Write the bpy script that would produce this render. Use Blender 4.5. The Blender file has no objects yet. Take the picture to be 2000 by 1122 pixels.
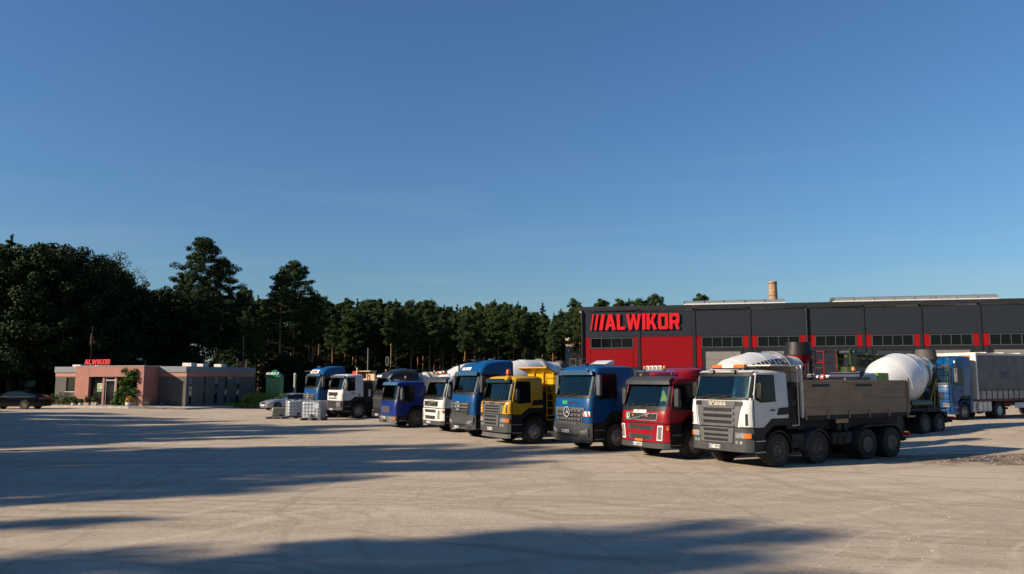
import bpy, math, random
import numpy as np
from mathutils import Vector, Matrix

R = math.radians
scene = bpy.context.scene
COL = scene.collection

# ------------------------------------------------------------------ camera
F, CX, CY, HC, PITCH = 1556.0, 1000.0, 561.0, 2.8, 6.49
cam_d = bpy.data.cameras.new('camera')
cam_d.sensor_width = 36.0
cam_d.lens = F / 2000.0 * 36.0
cam_d.clip_start = 0.1
cam_d.clip_end = 3000
cam = bpy.data.objects.new('camera', cam_d)
COL.objects.link(cam)
cam.location = (0, 0, HC)
cam.rotation_euler = (R(90 + PITCH), 0, 0)
scene.camera = cam

# ------------------------------------------------------------------ sky, sun, exposure
SUN_AZ, SUN_EL = 20.0, 24.0          # the sun stands towards (-cos az, -sin az)
world = bpy.data.worlds.new('World')
scene.world = world
world.use_nodes = True
wn = world.node_tree
for n in list(wn.nodes):
    wn.nodes.remove(n)
sky = wn.nodes.new('ShaderNodeTexSky')
sky.sky_type = 'NISHITA'
sky.sun_disc = False
sky.sun_elevation = R(SUN_EL)
sky.sun_rotation = R(270 - SUN_AZ)
sky.altitude = 300
sky.air_density = 1.4
sky.dust_density = 0.4
sky.ozone_density = 6.0
bg = wn.nodes.new('ShaderNodeBackground')
bg.inputs['Strength'].default_value = 0.056
wo = wn.nodes.new('ShaderNodeOutputWorld')
tint = wn.nodes.new('ShaderNodeMix'); tint.data_type = 'RGBA'; tint.blend_type = 'MULTIPLY'; tint.inputs[0].default_value = 1.0
tint.inputs[7].default_value = (0.76, 0.93, 1.10, 1)        # film rendering of the sky: a deeper blue
wn.links.new(sky.outputs[0], tint.inputs[6])
# faint thin cirrus low in the sky
ctc = wn.nodes.new('ShaderNodeTexCoord'); cmp_ = wn.nodes.new('ShaderNodeMapping'); cmp_.inputs['Scale'].default_value = (2.0, 2.0, 26.0); cmp_.inputs['Rotation'].default_value = (0.05, 0.10, 0)
cno = wn.nodes.new('ShaderNodeTexNoise'); cno.inputs['Scale'].default_value = 1.6; cno.inputs['Detail'].default_value = 7
wn.links.new(ctc.outputs['Generated'], cmp_.inputs[0]); wn.links.new(cmp_.outputs[0], cno.inputs['Vector'])
cmr = wn.nodes.new('ShaderNodeMapRange'); cmr.inputs[1].default_value = 0.52; cmr.inputs[2].default_value = 0.78; cmr.inputs[4].default_value = 0.10
wn.links.new(cno.outputs[0], cmr.inputs[0])
csp = wn.nodes.new('ShaderNodeSeparateXYZ'); wn.links.new(ctc.outputs['Generated'], csp.inputs[0])
cz = wn.nodes.new('ShaderNodeMapRange'); cz.inputs[1].default_value = 0.30; cz.inputs[2].default_value = 0.12; wn.links.new(csp.outputs[2], cz.inputs[0])
cm_ = wn.nodes.new('ShaderNodeMath'); cm_.operation = 'MULTIPLY'; wn.links.new(cmr.outputs[0], cm_.inputs[0]); wn.links.new(cz.outputs[0], cm_.inputs[1])
cmx = wn.nodes.new('ShaderNodeMix'); cmx.data_type = 'RGBA'; cmx.inputs[7].default_value = (6.0, 6.2, 6.8, 1)
wn.links.new(cm_.outputs[0], cmx.inputs[0]); wn.links.new(tint.outputs[2], cmx.inputs[6]); wn.links.new(cmx.outputs[2], bg.inputs[0])
wn.links.new(bg.outputs[0], wo.inputs[0])
sd = Vector((-math.cos(R(SUN_AZ)) * math.cos(R(SUN_EL)), -math.sin(R(SUN_AZ)) * math.cos(R(SUN_EL)), math.sin(R(SUN_EL))))
sun_d = bpy.data.lights.new('sun', 'SUN')
sun_d.energy = 5.0
sun_d.angle = R(0.95)
sun_d.color = (1.0, 0.83, 0.62)
sun = bpy.data.objects.new('sun', sun_d)
COL.objects.link(sun)
sun.rotation_euler = sd.to_track_quat('Z', 'Y').to_euler()
sun.location = (-60, -20, 40)
scene.view_settings.view_transform = 'Standard'
scene.view_settings.look = 'None'
scene.view_settings.gamma = 1.0
scene.view_settings.exposure = 0.85
scene.view_settings.use_curve_mapping = False
scene.render.engine = 'CYCLES'
scene.cycles.max_bounces = 6

# ------------------------------------------------------------------ picture <-> place
CP, SP = math.cos(R(PITCH)), math.sin(R(PITCH))
def ray(px, py):
    u, v = px - CX, CY - py
    return Vector((u, F * CP - v * SP, F * SP + v * CP))
def gp(px, py, z=0.0):
    d = ray(px, py); t = (z - HC) / d.z
    return Vector((d.x * t, d.y * t, z))
def at(px, py, Y):
    d = ray(px, py); t = Y / d.y
    return Vector((d.x * t, Y, HC + d.z * t))
def sst(t):
    t = max(0.0, min(1.0, t)); return t * t * (3 - 2 * t)
def gz(x, y):
    return 0.33 * sst((x - 16) / 12.0) + 0.33 * sst((-x - 20) / 14.0)

# ------------------------------------------------------------------ mesh builder
class MB:
    def __init__(s):
        s.v = []; s.f = []
    def add(s, vs, fs):
        o = len(s.v)
        s.v += [tuple(p) for p in vs]
        s.f += [tuple(i + o for i in f) for f in fs]
        return s
    def box(s, x0, x1, y0, y1, z0, z1):
        vs = [(x0,y0,z0),(x1,y0,z0),(x1,y1,z0),(x0,y1,z0),(x0,y0,z1),(x1,y0,z1),(x1,y1,z1),(x0,y1,z1)]
        return s.add(vs, [(0,3,2,1),(4,5,6,7),(0,1,5,4),(1,2,6,5),(2,3,7,6),(3,0,4,7)])
    def bar(s, p, q, w, h=None, up=(0,0,1)):
        h = h or w
        p, q = Vector(p), Vector(q); d = (q - p).normalized(); up = Vector(up)
        if abs(d.dot(up)) > 0.98: up = Vector((1,0,0))
        a = d.cross(up).normalized() * w / 2; b = d.cross(a).normalized() * h / 2
        vs = [p-a-b, p+a-b, p+a+b, p-a+b, q-a-b, q+a-b, q+a+b, q-a+b]
        return s.add(vs, [(0,3,2,1),(4,5,6,7),(0,1,5,4),(1,2,6,5),(2,3,7,6),(3,0,4,7)])
    def cyl(s, p, q, r0, r1=None, n=12, cap=True):
        r1 = r0 if r1 is None else r1
        p, q = Vector(p), Vector(q); d = (q - p).normalized()
        a = d.orthogonal().normalized(); b = d.cross(a)
        vs = []
        for c, r in ((p, r0), (q, r1)):
            for i in range(n):
                t = 2 * math.pi * i / n
                vs.append(c + (a * math.cos(t) + b * math.sin(t)) * r)
        fs = [(i, (i+1) % n, n + (i+1) % n, n + i) for i in range(n)]
        if cap: fs += [tuple(range(n))[::-1], tuple(range(n, 2*n))]
        return s.add(vs, fs)
    def tube(s, pts, r, n=6):
        for i in range(len(pts)-1): s.cyl(pts[i], pts[i+1], r, n=n)
        return s
    def prism(s, poly, vec):
        n = len(poly); vec = Vector(vec)
        a = [Vector(p) for p in poly]; b = [p + vec for p in a]
        fs = [tuple(range(n))[::-1], tuple(range(n, 2*n))] + [(i, (i+1) % n, n + (i+1) % n, n + i) for i in range(n)]
        return s.add(a + b, fs)
    def lathe(s, prof, org, axis, n=24, close=False):
        org = Vector(org); d = Vector(axis).normalized(); a = d.orthogonal().normalized()
        if abs(d.y) < 0.5:
            a = d.cross(Vector((0,1,0))).normalized()
        b = d.cross(a)
        vs = []
        for (t, r) in prof:
            for i in range(n):
                th = 2 * math.pi * i / n
                vs.append(org + d * t + (a * math.cos(th) + b * math.sin(th)) * r)
        m = len(prof); fs = []
        rng = m if close else m - 1
        for j in range(rng):
            k = (j + 1) % m
            for i in range(n):
                fs.append((j*n+i, j*n+(i+1) % n, k*n+(i+1) % n, k*n+i))
        if not close:
            fs += [tuple(range(n))[::-1], tuple((m-1)*n + i for i in range(n))]
        return s.add(vs, fs)
    def grid(s, pts, thick=None):
        """pts[row][col] outer surface; thick[row][col] the inner one -> closed slab."""
        r, c = len(pts), len(pts[0]); vs = [p for row in pts for p in row]; fs = []
        for j in range(r-1):
            for i in range(c-1):
                fs.append((j*c+i, j*c+i+1, (j+1)*c+i+1, (j+1)*c+i))
        if thick:
            o = r * c; vs += [p for row in thick for p in row]
            for j in range(r-1):
                for i in range(c-1):
                    fs.append((o+j*c+i, o+(j+1)*c+i, o+(j+1)*c+i+1, o+j*c+i+1))
            for i in range(c-1):
                fs.append((i, o+i, o+i+1, i+1)); k = (r-1)*c
                fs.append((k+i, k+i+1, o+k+i+1, o+k+i))
            for j in range(r-1):
                fs.append((j*c, (j+1)*c, o+(j+1)*c, o+j*c)); k = c-1
                fs.append((j*c+k, o+j*c+k, o+(j+1)*c+k, (j+1)*c+k))
        return s.add(vs, fs)
    def mesh(s, name, mat, smooth=None, fix=True):
        me = bpy.data.meshes.new(name)
        me.from_pydata(s.v, [], s.f)
        if fix:
            import bmesh
            bm = bmesh.new(); bm.from_mesh(me)
            bmesh.ops.recalc_face_normals(bm, faces=bm.faces)
            bm.to_mesh(me); bm.free()
        if mat: me.materials.append(mat)
        if smooth is not None:
            me.shade_smooth(); me.set_sharp_from_angle(angle=R(smooth))
        return me
    def build(s, name, mat, parent=None, smooth=None, bevel=0, loc=None, rot=None, fix=True):
        o = bpy.data.objects.new(name, s.mesh(name, mat, smooth, fix))
        COL.objects.link(o)
        if parent: o.parent = parent
        if loc is not None: o.location = loc
        if rot is not None: o.rotation_euler = rot
        if bevel:
            m = o.modifiers.new('bevel', 'BEVEL'); m.width = bevel; m.segments = 2
            m.limit_method = 'ANGLE'; m.angle_limit = R(40)
            o.data.shade_smooth(); o.data.set_sharp_from_angle(angle=R(50))
        return o

def tag(o, label=None, cat=None, group=None, kind=None):
    if label: o['label'] = label
    if cat: o['category'] = cat
    if group: o['group'] = group
    if kind: o['kind'] = kind
    return o
def thing(name, label, cat, loc=(0,0,0), rz=0.0, group=None):
    o = bpy.data.objects.new(name, None); COL.objects.link(o)
    o.location = loc; o.rotation_euler = (0, 0, rz); o.empty_display_size = 0.3
    return tag(o, label, cat, group)
def link_copy(src, parent=None, loc=None, rot=None, scale=None):
    c = src.copy(); COL.objects.link(c)
    c.parent = parent
    if loc is not None: c.location = loc
    if rot is not None: c.rotation_euler = rot
    if scale is not None: c.scale = scale
    return c
def use_mesh(name, me, parent, loc=(0,0,0), rot=(0,0,0), scale=(1,1,1)):
    o = bpy.data.objects.new(name, me); COL.objects.link(o)
    o.parent = parent; o.location = loc; o.rotation_euler = rot; o.scale = scale
    return o

# ------------------------------------------------------------------ materials
MATS = {}
def M(name, col, rough=0.5, metal=0.0, coat=0.0, var=0.12, scale=3.0, dirt=0.0, bump=0.0, bscale=40.0, spec=0.5, dcol=(0.26,0.21,0.16), zlow=0.4, zhigh=1.9, stretch=(1,1,1)):
    if name in MATS: return MATS[name]
    m = bpy.data.materials.new(name); m.use_nodes = True
    nt = m.node_tree; N = nt.nodes; L = nt.links
    b = N['Principled BSDF']
    tc = N.new('ShaderNodeTexCoord'); mp = N.new('ShaderNodeMapping'); mp.inputs['Scale'].default_value = stretch
    L.new(tc.outputs['Object'], mp.inputs[0])
    no = N.new('ShaderNodeTexNoise'); no.inputs['Scale'].default_value = scale; no.inputs['Detail'].default_value = 6
    L.new(mp.outputs[0], no.inputs['Vector'])
    mr = N.new('ShaderNodeMapRange'); mr.inputs[1].default_value = 0.3; mr.inputs[2].default_value = 0.7
    mr.inputs[3].default_value = 1 - var; mr.inputs[4].default_value = 1 + var
    L.new(no.outputs[0], mr.inputs[0])
    mx = N.new('ShaderNodeMix'); mx.data_type = 'RGBA'; mx.blend_type = 'MULTIPLY'; mx.inputs[0].default_value = 1.0
    mx.inputs[6].default_value = (*col, 1)
    L.new(mr.outputs[0], mx.inputs[7])
    cur = mx.outputs[2]
    b.inputs['Roughness'].default_value = rough
    if dirt > 0:
        sx = N.new('ShaderNodeSeparateXYZ'); L.new(tc.outputs['Object'], sx.inputs[0])
        zr = N.new('ShaderNodeMapRange'); zr.inputs[1].default_value = zhigh; zr.inputs[2].default_value = zlow
        zr.inputs[3].default_value = 0.12; zr.inputs[4].default_value = 1.0
        L.new(sx.outputs[2], zr.inputs[0])
        n2 = N.new('ShaderNodeTexNoise'); n2.inputs['Scale'].default_value = 2.3; n2.inputs['Detail'].default_value = 8; n2.inputs['Roughness'].default_value = 0.65
        L.new(tc.outputs['Object'], n2.inputs['Vector'])
        r2 = N.new('ShaderNodeMapRange'); r2.inputs[1].default_value = 0.32; r2.inputs[2].default_value = 0.72
        L.new(n2.outputs[0], r2.inputs[0])
        mu = N.new('ShaderNodeMath'); mu.operation = 'MULTIPLY'; L.new(zr.outputs[0], mu.inputs[0]); L.new(r2.outputs[0], mu.inputs[1])
        m2 = N.new('ShaderNodeMath'); m2.operation = 'MULTIPLY'; m2.inputs[1].default_value = dirt; L.new(mu.outputs[0], m2.inputs[0])
        dx = N.new('ShaderNodeMix'); dx.data_type = 'RGBA'; L.new(m2.outputs[0], dx.inputs[0]); L.new(cur, dx.inputs[6]); dx.inputs[7].default_value = (*dcol, 1)
        cur = dx.outputs[2]
        rr = N.new('ShaderNodeMapRange'); rr.inputs[3].default_value = rough; rr.inputs[4].default_value = min(1, rough + 0.5)
        L.new(m2.outputs[0], rr.inputs[0]); L.new(rr.outputs[0], b.inputs['Roughness'])
    L.new(cur, b.inputs['Base Color'])
    b.inputs['Metallic'].default_value = metal
    b.inputs['Specular IOR Level'].default_value = spec
    b.inputs['Coat Weight'].default_value = coat; b.inputs['Coat Roughness'].default_value = 0.056
    if bump:
        nb = N.new('ShaderNodeTexNoise'); nb.inputs['Scale'].default_value = bscale; nb.inputs['Detail'].default_value = 5
        L.new(mp.outputs[0], nb.inputs['Vector'])
        bu = N.new('ShaderNodeBump'); bu.inputs['Strength'].default_value = bump; bu.inputs['Distance'].default_value = 0.02
        L.new(nb.outputs[0], bu.inputs['Height']); L.new(bu.outputs[0], b.inputs['Normal'])
    MATS[name] = m
    return m

def paint(name, col, dirt=0.35): return M(name, col, 0.34, 0, 0.15, 0.13, 0.9, dirt*.7, 0.0, spec=.22, dcol=(.075,.062,.05), zlow=.2, zhigh=1.8)
P_WHITE = paint('white paint', (0.50, 0.51, 0.51), 0.25)
P_RED = paint('red paint', (0.19, 0.002, 0.010), 0.22)
P_BLUE = paint('mid blue paint', (0.0005, 0.048, 0.165), 0.2)
P_DBLUE = paint('deep blue paint', (0.0005, 0.014, 0.13), 0.25)
P_YEL = paint('yellow paint', (0.46, 0.255, 0.006), 0.28)
P_BLACK = paint('black paint', (0.006, 0.008, 0.014), 0.3)
P_GREEN = paint('olive green paint', (0.034, 0.046, 0.013), 0.35)
P_LGREEN = paint('light green paint', (0.09, 0.19, 0.012), 0.2)
P_SILVER = M('silver car paint', (0.30, 0.32, 0.35), 0.28, 0.4, 0.5, 0.03)
GLASS = M('dark vehicle glass', (0.008, 0.016, 0.017), 0.04, 0, 0, 0.2, 2.0, spec=0.4)
def wind_glass():
    m = bpy.data.materials.new('windscreen glass'); m.use_nodes = True; nt = m.node_tree; N = nt.nodes; L = nt.links
    for n in list(N): N.remove(n)
    o = N.new('ShaderNodeOutputMaterial'); tr = N.new('ShaderNodeBsdfTransparent'); tr.inputs[0].default_value = (.72,.82,.80,1)
    gl = N.new('ShaderNodeBsdfGlossy'); gl.inputs['Roughness'].default_value = .03; gl.inputs[0].default_value = (.50,.66,.62,1)
    fr = N.new('ShaderNodeFresnel'); fr.inputs[0].default_value = 1.5; mx = N.new('ShaderNodeMixShader')
    ad = N.new('ShaderNodeMath'); ad.operation = 'ADD'; ad.inputs[1].default_value = .05; L.new(fr.outputs[0], ad.inputs[0])
    L.new(ad.outputs[0], mx.inputs[0]); L.new(tr.outputs[0], mx.inputs[1]); L.new(gl.outputs[0], mx.inputs[2]); L.new(mx.outputs[0], o.inputs[0])
    return m
WGLASS = wind_glass()
SGLASS = M('side window glass', (0.006, 0.007, 0.008), 0.08, 0, 0, 0.2, 2.0, spec=0.25)
PLAS = M('dark grey plastic', (0.026, 0.030, 0.036), 0.6, 0, 0, 0.2, 4.0, 0.3, 0.0, spec=.3, dcol=(.10,.085,.07))
PLASG = M('mid grey plastic', (0.068, 0.072, 0.082), 0.55, 0, 0, 0.15, 4.0, 0.3, spec=.3, dcol=(.12,.10,.08))
BLACK = M('black plastic', (0.008, 0.008, 0.009), 0.5, 0, 0, 0.3, 4.0, 0.15, spec=.25, dcol=(.08,.07,.055))
CHAS = M('dirty chassis', (0.014, 0.014, 0.015), 0.7, 0.1, 0, 0.4, 5.0, 0.35, spec=.3, dcol=(.07,.06,.045))
RUBBER = M('tyre rubber', (0.022, 0.021, 0.02), 0.85, 0, 0, 0.35, 8.0, 0.4, 0.5, 25.0, dcol=(.10,.085,.065), spec=.3, zlow=-0.6, zhigh=0.7)
RIM = M('painted rim', (0.30, 0.29, 0.28), 0.45, 0.6, 0, 0.3, 9.0, 0.5, zlow=-0.6, zhigh=0.7)
RIMD = M('dirty dark rim', (0.09, 0.08, 0.07), 0.7, 0.3, 0, 0.4, 9.0, 0.5, zlow=-0.6, zhigh=0.7)
RIMB = M('worn bare rim', (0.24, 0.27, 0.31), 0.4, 0.6, 0, 0.3, 9.0, 0.3, zlow=-0.6, zhigh=0.7)
CHROME = M('chrome', (0.65, 0.65, 0.65), 0.15, 1.0)
BADGE = M('polished badge', (0.55, 0.56, 0.57), 0.25, 0.3)
ALU = M('aluminium', (0.30, 0.31, 0.32), 0.4, 0.7, 0, 0.15)
LAMP = M('headlamp lens', (0.55, 0.56, 0.56), 0.08, 0.7, 0, 0.5, 30.0, spec=1.0)
ORANGE = M('orange lens', (0.45, 0.12, 0.02), 0.2, 0, 0.3, 0.2, 20)
CREAM = M('cream lens', (0.65, 0.62, 0.5), 0.3)
PLATE = M('number plate white', (0.62, 0.62, 0.60), 0.4, var=0.04)
EUBLUE = M('number plate blue band', (0.02, 0.05, 0.3), 0.4)
INK = M('black lettering', (0.012, 0.012, 0.014), 0.5)
WINK = M('white lettering', (0.72, 0.72, 0.70), 0.5, var=0.03)
GOLDINK = M('pale yellow grey lettering', (0.40, 0.37, 0.27), 0.4, var=0.05)
GREENINK = M('green lettering', (0.03, 0.42, 0.05), 0.5)
REDINK = M('red print', (0.55, 0.02, 0.02), 0.5)
NAVYINK = M('navy lettering', (0.01, 0.015, 0.07), 0.5)
DRUM = M('white drum paint', (0.60, 0.61, 0.62), 0.35, 0, 0.3, 0.06, 2.0, 0.5, dcol=(0.27,0.235,0.20), zlow=1.2, zhigh=4.2)
BOXWALL = M('worn tan tipper wall', (0.22, 0.16, 0.105), 0.8, 0.0, 0, 0.18, 1.6, 0.4, 0.15, 14, dcol=(0.14,0.11,0.085), zlow=1.4, zhigh=3.2, stretch=(0.8,1,1.6))
BOXYEL = M('worn yellow tipper wall', (0.24, 0.14, 0.012), 0.6, 0, 0, 0.25, 2.0, 0.8, dcol=(0.10,0.07,0.04), zlow=1.0, zhigh=2.8)
TARP = M('grey lorry curtain', (0.095, 0.10, 0.105), 0.7, 0, 0, 0.25, 1.4, 0.75, 0.2, 6, dcol=(0.15,0.13,0.09), zlow=1.0, zhigh=3.2)
RUST = M('rusty frame', (0.12, 0.05, 0.03), 0.8, 0, 0, 0.4, 6)
TANK = M('cream tank paint', (0.60, 0.56, 0.47), 0.4, 0, 0.2, 0.08, 2, 0.3, zlow=1.2, zhigh=2.8)

# ------------------------------------------------------------------ lettering
def text_geo(txt, size, depth=0.006, bold=0.0, shear=0.0, sx=1.0):
    cu = bpy.data.curves.new('t', 'FONT'); cu.body = txt; cu.size = size; cu.extrude = depth / 2
    cu.offset = bold; cu.shear = shear; cu.align_x = 'CENTER'; cu.align_y = 'CENTER'; cu.resolution_u = 3
    ob = bpy.data.objects.new('t', cu); me = bpy.data.meshes.new_from_object(ob)
    vs = [(v.co.x * sx, v.co.y, v.co.z) for v in me.vertices]; fs = [tuple(p.vertices) for p in me.polygons]
    bpy.data.objects.remove(ob); bpy.data.curves.remove(cu); bpy.data.meshes.remove(me)
    return vs, fs
def add_text(mb, txt, size, fn, **k):
    vs, fs = text_geo(txt, size, **k)
    return mb.add([fn(*p) for p in vs], fs)
G = {'A': (0.82, [[(0,0),(.24,0),(.50,1),(.26,1)], [(.56,0),(.82,0),(.56,1),(.34,1)], [(.2,.2),(.62,.2),(.57,.4),(.25,.4)]]),
     'L': (0.62, [[(0,0),(.24,0),(.24,1),(0,1)], [(.2,0),(.62,0),(.62,.2),(.2,.2)]]),
     'W': (1.12, [[(0,1),(.22,1),(.40,0),(.20,0)], [(.22,0),(.42,0),(.64,1),(.47,1)], [(.48,1),(.66,1),(.88,0),(.68,0)], [(.70,0),(.90,0),(1.12,1),(.90,1)]]),
     'I': (0.24, [[(0,0),(.24,0),(.24,1),(0,1)]]),
     'K': (0.78, [[(0,0),(.24,0),(.24,1),(0,1)], [(.2,.36),(.36,.32),(.76,1),(.48,1)], [(.28,.52),(.46,.66),(.78,0),(.51,0)]]),
     'O': (0.74, [[(0,.1),(.23,.1),(.23,.9),(0,.9)], [(.51,.1),(.74,.1),(.74,.9),(.51,.9)], [(.08,0),(.66,0),(.74,.1),(.70,.2),(.04,.2),(0,.1)], [(.04,.8),(.70,.8),(.74,.9),(.66,1),(.08,1),(0,.9)]]),
     'R': (0.74, [[(0,0),(.23,0),(.23,1),(0,1)], [(.18,.8),(.70,.8),(.74,.9),(.66,1),(.18,1)], [(.51,.5),(.74,.5),(.74,.92),(.51,.92)], [(.18,.36),(.70,.36),(.74,.5),(.70,.56),(.18,.56)], [(.34,.42),(.56,.42),(.76,0),(.52,0)]]),
     '1': (0.36, [[(0,0),(.10,0),(.30,1),(.20,1)]]), '2': (0.44, [[(0,0),(.17,0),(.37,1),(.20,1)]]), '3': (0.52, [[(0,0),(.27,0),(.47,1),(.20,1)]])}
def logo_strokes(word, gap=0.1):
    """list of (letter, [polygons]) laid out along x at height 1; returns also the total width"""
    out, x = [], 0.0
    for ch in word:
        w, polys = G[ch]
        out.append((ch, [[(x + a, b) for a, b in p] for p in polys]))
        x += w + (gap if ch not in '123' else -0.06)
    return out, x - gap
def add_logo(mb, height, fn, depth=0.012, word='123ALWIKOR', slant=0.0, sx=1.0):
    ls, w = logo_strokes(word)
    k = 0
    for ch, polys in ls:
        for p in polys:
            k += 1; d = depth + (k % 4) * 0.0012
            q = [((a - w/2 + slant * b) * height * sx, (b - 0.5) * height) for a, b in p]
            n = len(q)
            vs = [fn(a, b, 0.0) for a, b in q] + [fn(a, b, d) for a, b in q]
            fs = [tuple(range(n))[::-1], tuple(range(n, 2*n))] + [(i, (i+1) % n, n+(i+1) % n, n+i) for i in range(n)]
            mb.add(vs, fs)
    return mb

# ================================================================== ground
def ground_material():
    m = bpy.data.materials.new('crushed limestone yard'); m.use_nodes = True
    nt = m.node_tree; N = nt.nodes; L = nt.links; b = N['Principled BSDF']
    tc = N.new('ShaderNodeTexCoord')
    def noise(scale, detail=6, rough=.6, stretch=None, rot=0):
        n = N.new('ShaderNodeTexNoise'); n.inputs['Scale'].default_value = scale; n.inputs['Detail'].default_value = detail; n.inputs['Roughness'].default_value = rough
        if stretch:
            mp = N.new('ShaderNodeMapping'); mp.inputs['Scale'].default_value = stretch; mp.inputs['Rotation'].default_value = (0,0,rot)
            L.new(tc.outputs['Object'], mp.inputs[0]); L.new(mp.outputs[0], n.inputs['Vector'])
        else: L.new(tc.outputs['Object'], n.inputs['Vector'])
        return n.outputs[0]
    def mr(x, a, b_, c=0., d=1.):
        r_ = N.new('ShaderNodeMapRange'); r_.inputs[1].default_value = a; r_.inputs[2].default_value = b_; r_.inputs[3].default_value = c; r_.inputs[4].default_value = d
        L.new(x, r_.inputs[0]); return r_.outputs[0]
    def mix(f, a, b_):
        x = N.new('ShaderNodeMix'); x.data_type = 'RGBA'; L.new(f, x.inputs[0])
        for k, v in ((6, a), (7, b_)):
            if isinstance(v, tuple): x.inputs[k].default_value = (*v, 1)
            else: L.new(v, x.inputs[k])
        return x.outputs[2]
    def math_(op, a, b_=0.0):
        x = N.new('ShaderNodeMath'); x.operation = op
        for k, v in ((0, a), (1, b_)):
            if isinstance(v, (int, float)): x.inputs[k].default_value = v
            else: L.new(v, x.inputs[k])
        return x.outputs[0]
    c = mix(mr(noise(.10, 5), .38, .62), (.39,.325,.255), (.47,.40,.32))
    c = mix(mr(noise(.6, 7, .6, (.25,1.2,1), R(-24)), .45, .68, 0, .55), c, (.31,.25,.185))
    c = mix(mr(noise(.9, 7, .7, (.16,2.0,1), R(-12)), .52, .70, 0, .5), c, (.50,.44,.35))
    c = mix(mr(noise(9, 8, .75), .50, .72, 0, .55), c, (.25,.21,.165))
    c = mix(mr(noise(38, 4, .8), .55, .75, 0, .28), c, (.56,.50,.41))
    c = mix(mr(noise(46, 4, .8), .58, .74, 0, .28), c, (.16,.135,.11))
    # turning marks of lorry tyres: bands of noise along circles about far-off centres
    sp = N.new('ShaderNodeSeparateXYZ'); L.new(tc.outputs['Object'], sp.inputs[0])
    wob = mr(noise(.12, 2), 0, 1, -2.5, 2.5)
    for (cx_, cy_, lo, hi, am, colr) in ((-14, -22, .50, .64, .75, (.27,.22,.165)), (26, -6, .53, .66, .60, (.52,.46,.37)), (-2, 62, .52, .66, .65, (.28,.23,.17)), (60, 30, .53, .66, .55, (.27,.225,.17))):
        ax_ = math_('SUBTRACT', sp.outputs[0], cx_); ay_ = math_('SUBTRACT', sp.outputs[1], cy_)
        r_ = math_('ADD', math_('SQRT', math_('ADD', math_('MULTIPLY', ax_, ax_), math_('MULTIPLY', ay_, ay_))), wob)
        an_ = math_('ARCTAN2', ay_, ax_); cb = N.new('ShaderNodeCombineXYZ'); L.new(math_('MULTIPLY', r_, 2.1), cb.inputs[0]); L.new(math_('MULTIPLY', an_, 2.2), cb.inputs[1])
        n_ = N.new('ShaderNodeTexNoise'); n_.inputs['Scale'].default_value = 1.0; n_.inputs['Detail'].default_value = 6; n_.inputs['Roughness'].default_value = .62; L.new(cb.outputs[0], n_.inputs['Vector'])
        c = mix(mr(n_.outputs[0], lo, hi, 0, am), c, colr)
    # wet muddy hollow
    pc = gp(1960, 897)
    sx = N.new('ShaderNodeSeparateXYZ'); L.new(tc.outputs['Object'], sx.inputs[0])
    dx = math_('MULTIPLY', math_('SUBTRACT', sx.outputs[0], pc.x), 1/5.2); dy = math_('MULTIPLY', math_('SUBTRACT', sx.outputs[1], pc.y), 1/2.0)
    dd = math_('ADD', math_('POWER', math_('ABSOLUTE', dx), 2.0), math_('POWER', math_('ABSOLUTE', dy), 2.0))
    dd = math_('ADD', dd, mr(noise(.9, 7, .7), .3, .7, -.7, .7))
    mud = mr(dd, 1.0, .45); wet = mr(dd, .25, -.1)
    mudc = mix(mr(noise(5, 8, .8), .4, .6), (.13,.09,.055), (.24,.18,.125))
    mudc = mix(wet, mudc, (.045,.035,.028))
    c = mix(mud, c, mudc)
    # oily patches beside the trucks
    c = mix(mr(noise(.45, 4, .5), .66, .74, 0, .5), c, (.20,.165,.13))
    L.new(c, b.inputs['Base Color'])
    rgh = math_('SUBTRACT', .93, math_('MULTIPLY', wet, .75)); L.new(rgh, b.inputs['Roughness'])
    b.inputs['Specular IOR Level'].default_value = .3
    hgt = math_('ADD', math_('MULTIPLY', noise(30, 5, .8), .5), math_('ADD', math_('MULTIPLY', noise(4, 6, .7), .9), math_('MULTIPLY', noise(.9, 5, .6, (.3,1.6,1), R(-20)), 1.6)))
    bu = N.new('ShaderNodeBump'); bu.inputs['Strength'].default_value = .55; bu.inputs['Distance'].default_value = .05
    L.new(hgt, bu.inputs['Height']); L.new(bu.outputs[0], b.inputs['Normal'])
    return m
GM = ground_material()
xs = [-900,-500,-250,-120] + list(np.arange(-80, 81, 2.0)) + [120,250,500,900]
ys = [-300,-120,-60] + list(np.arange(-30, 112, 2.0)) + [150,250,500,1200]
ms = MB()
ms.v = [(float(x), float(y), gz(x, y)) for y in ys for x in xs]; nx = len(xs)
ms.f = [(j*nx+i, j*nx+i+1, (j+1)*nx+i+1, (j+1)*nx+i) for j in range(len(ys)-1) for i in range(nx-1)]
g = ms.build('yard_ground', GM, smooth=60, fix=False); tag(g, kind='structure')

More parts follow.
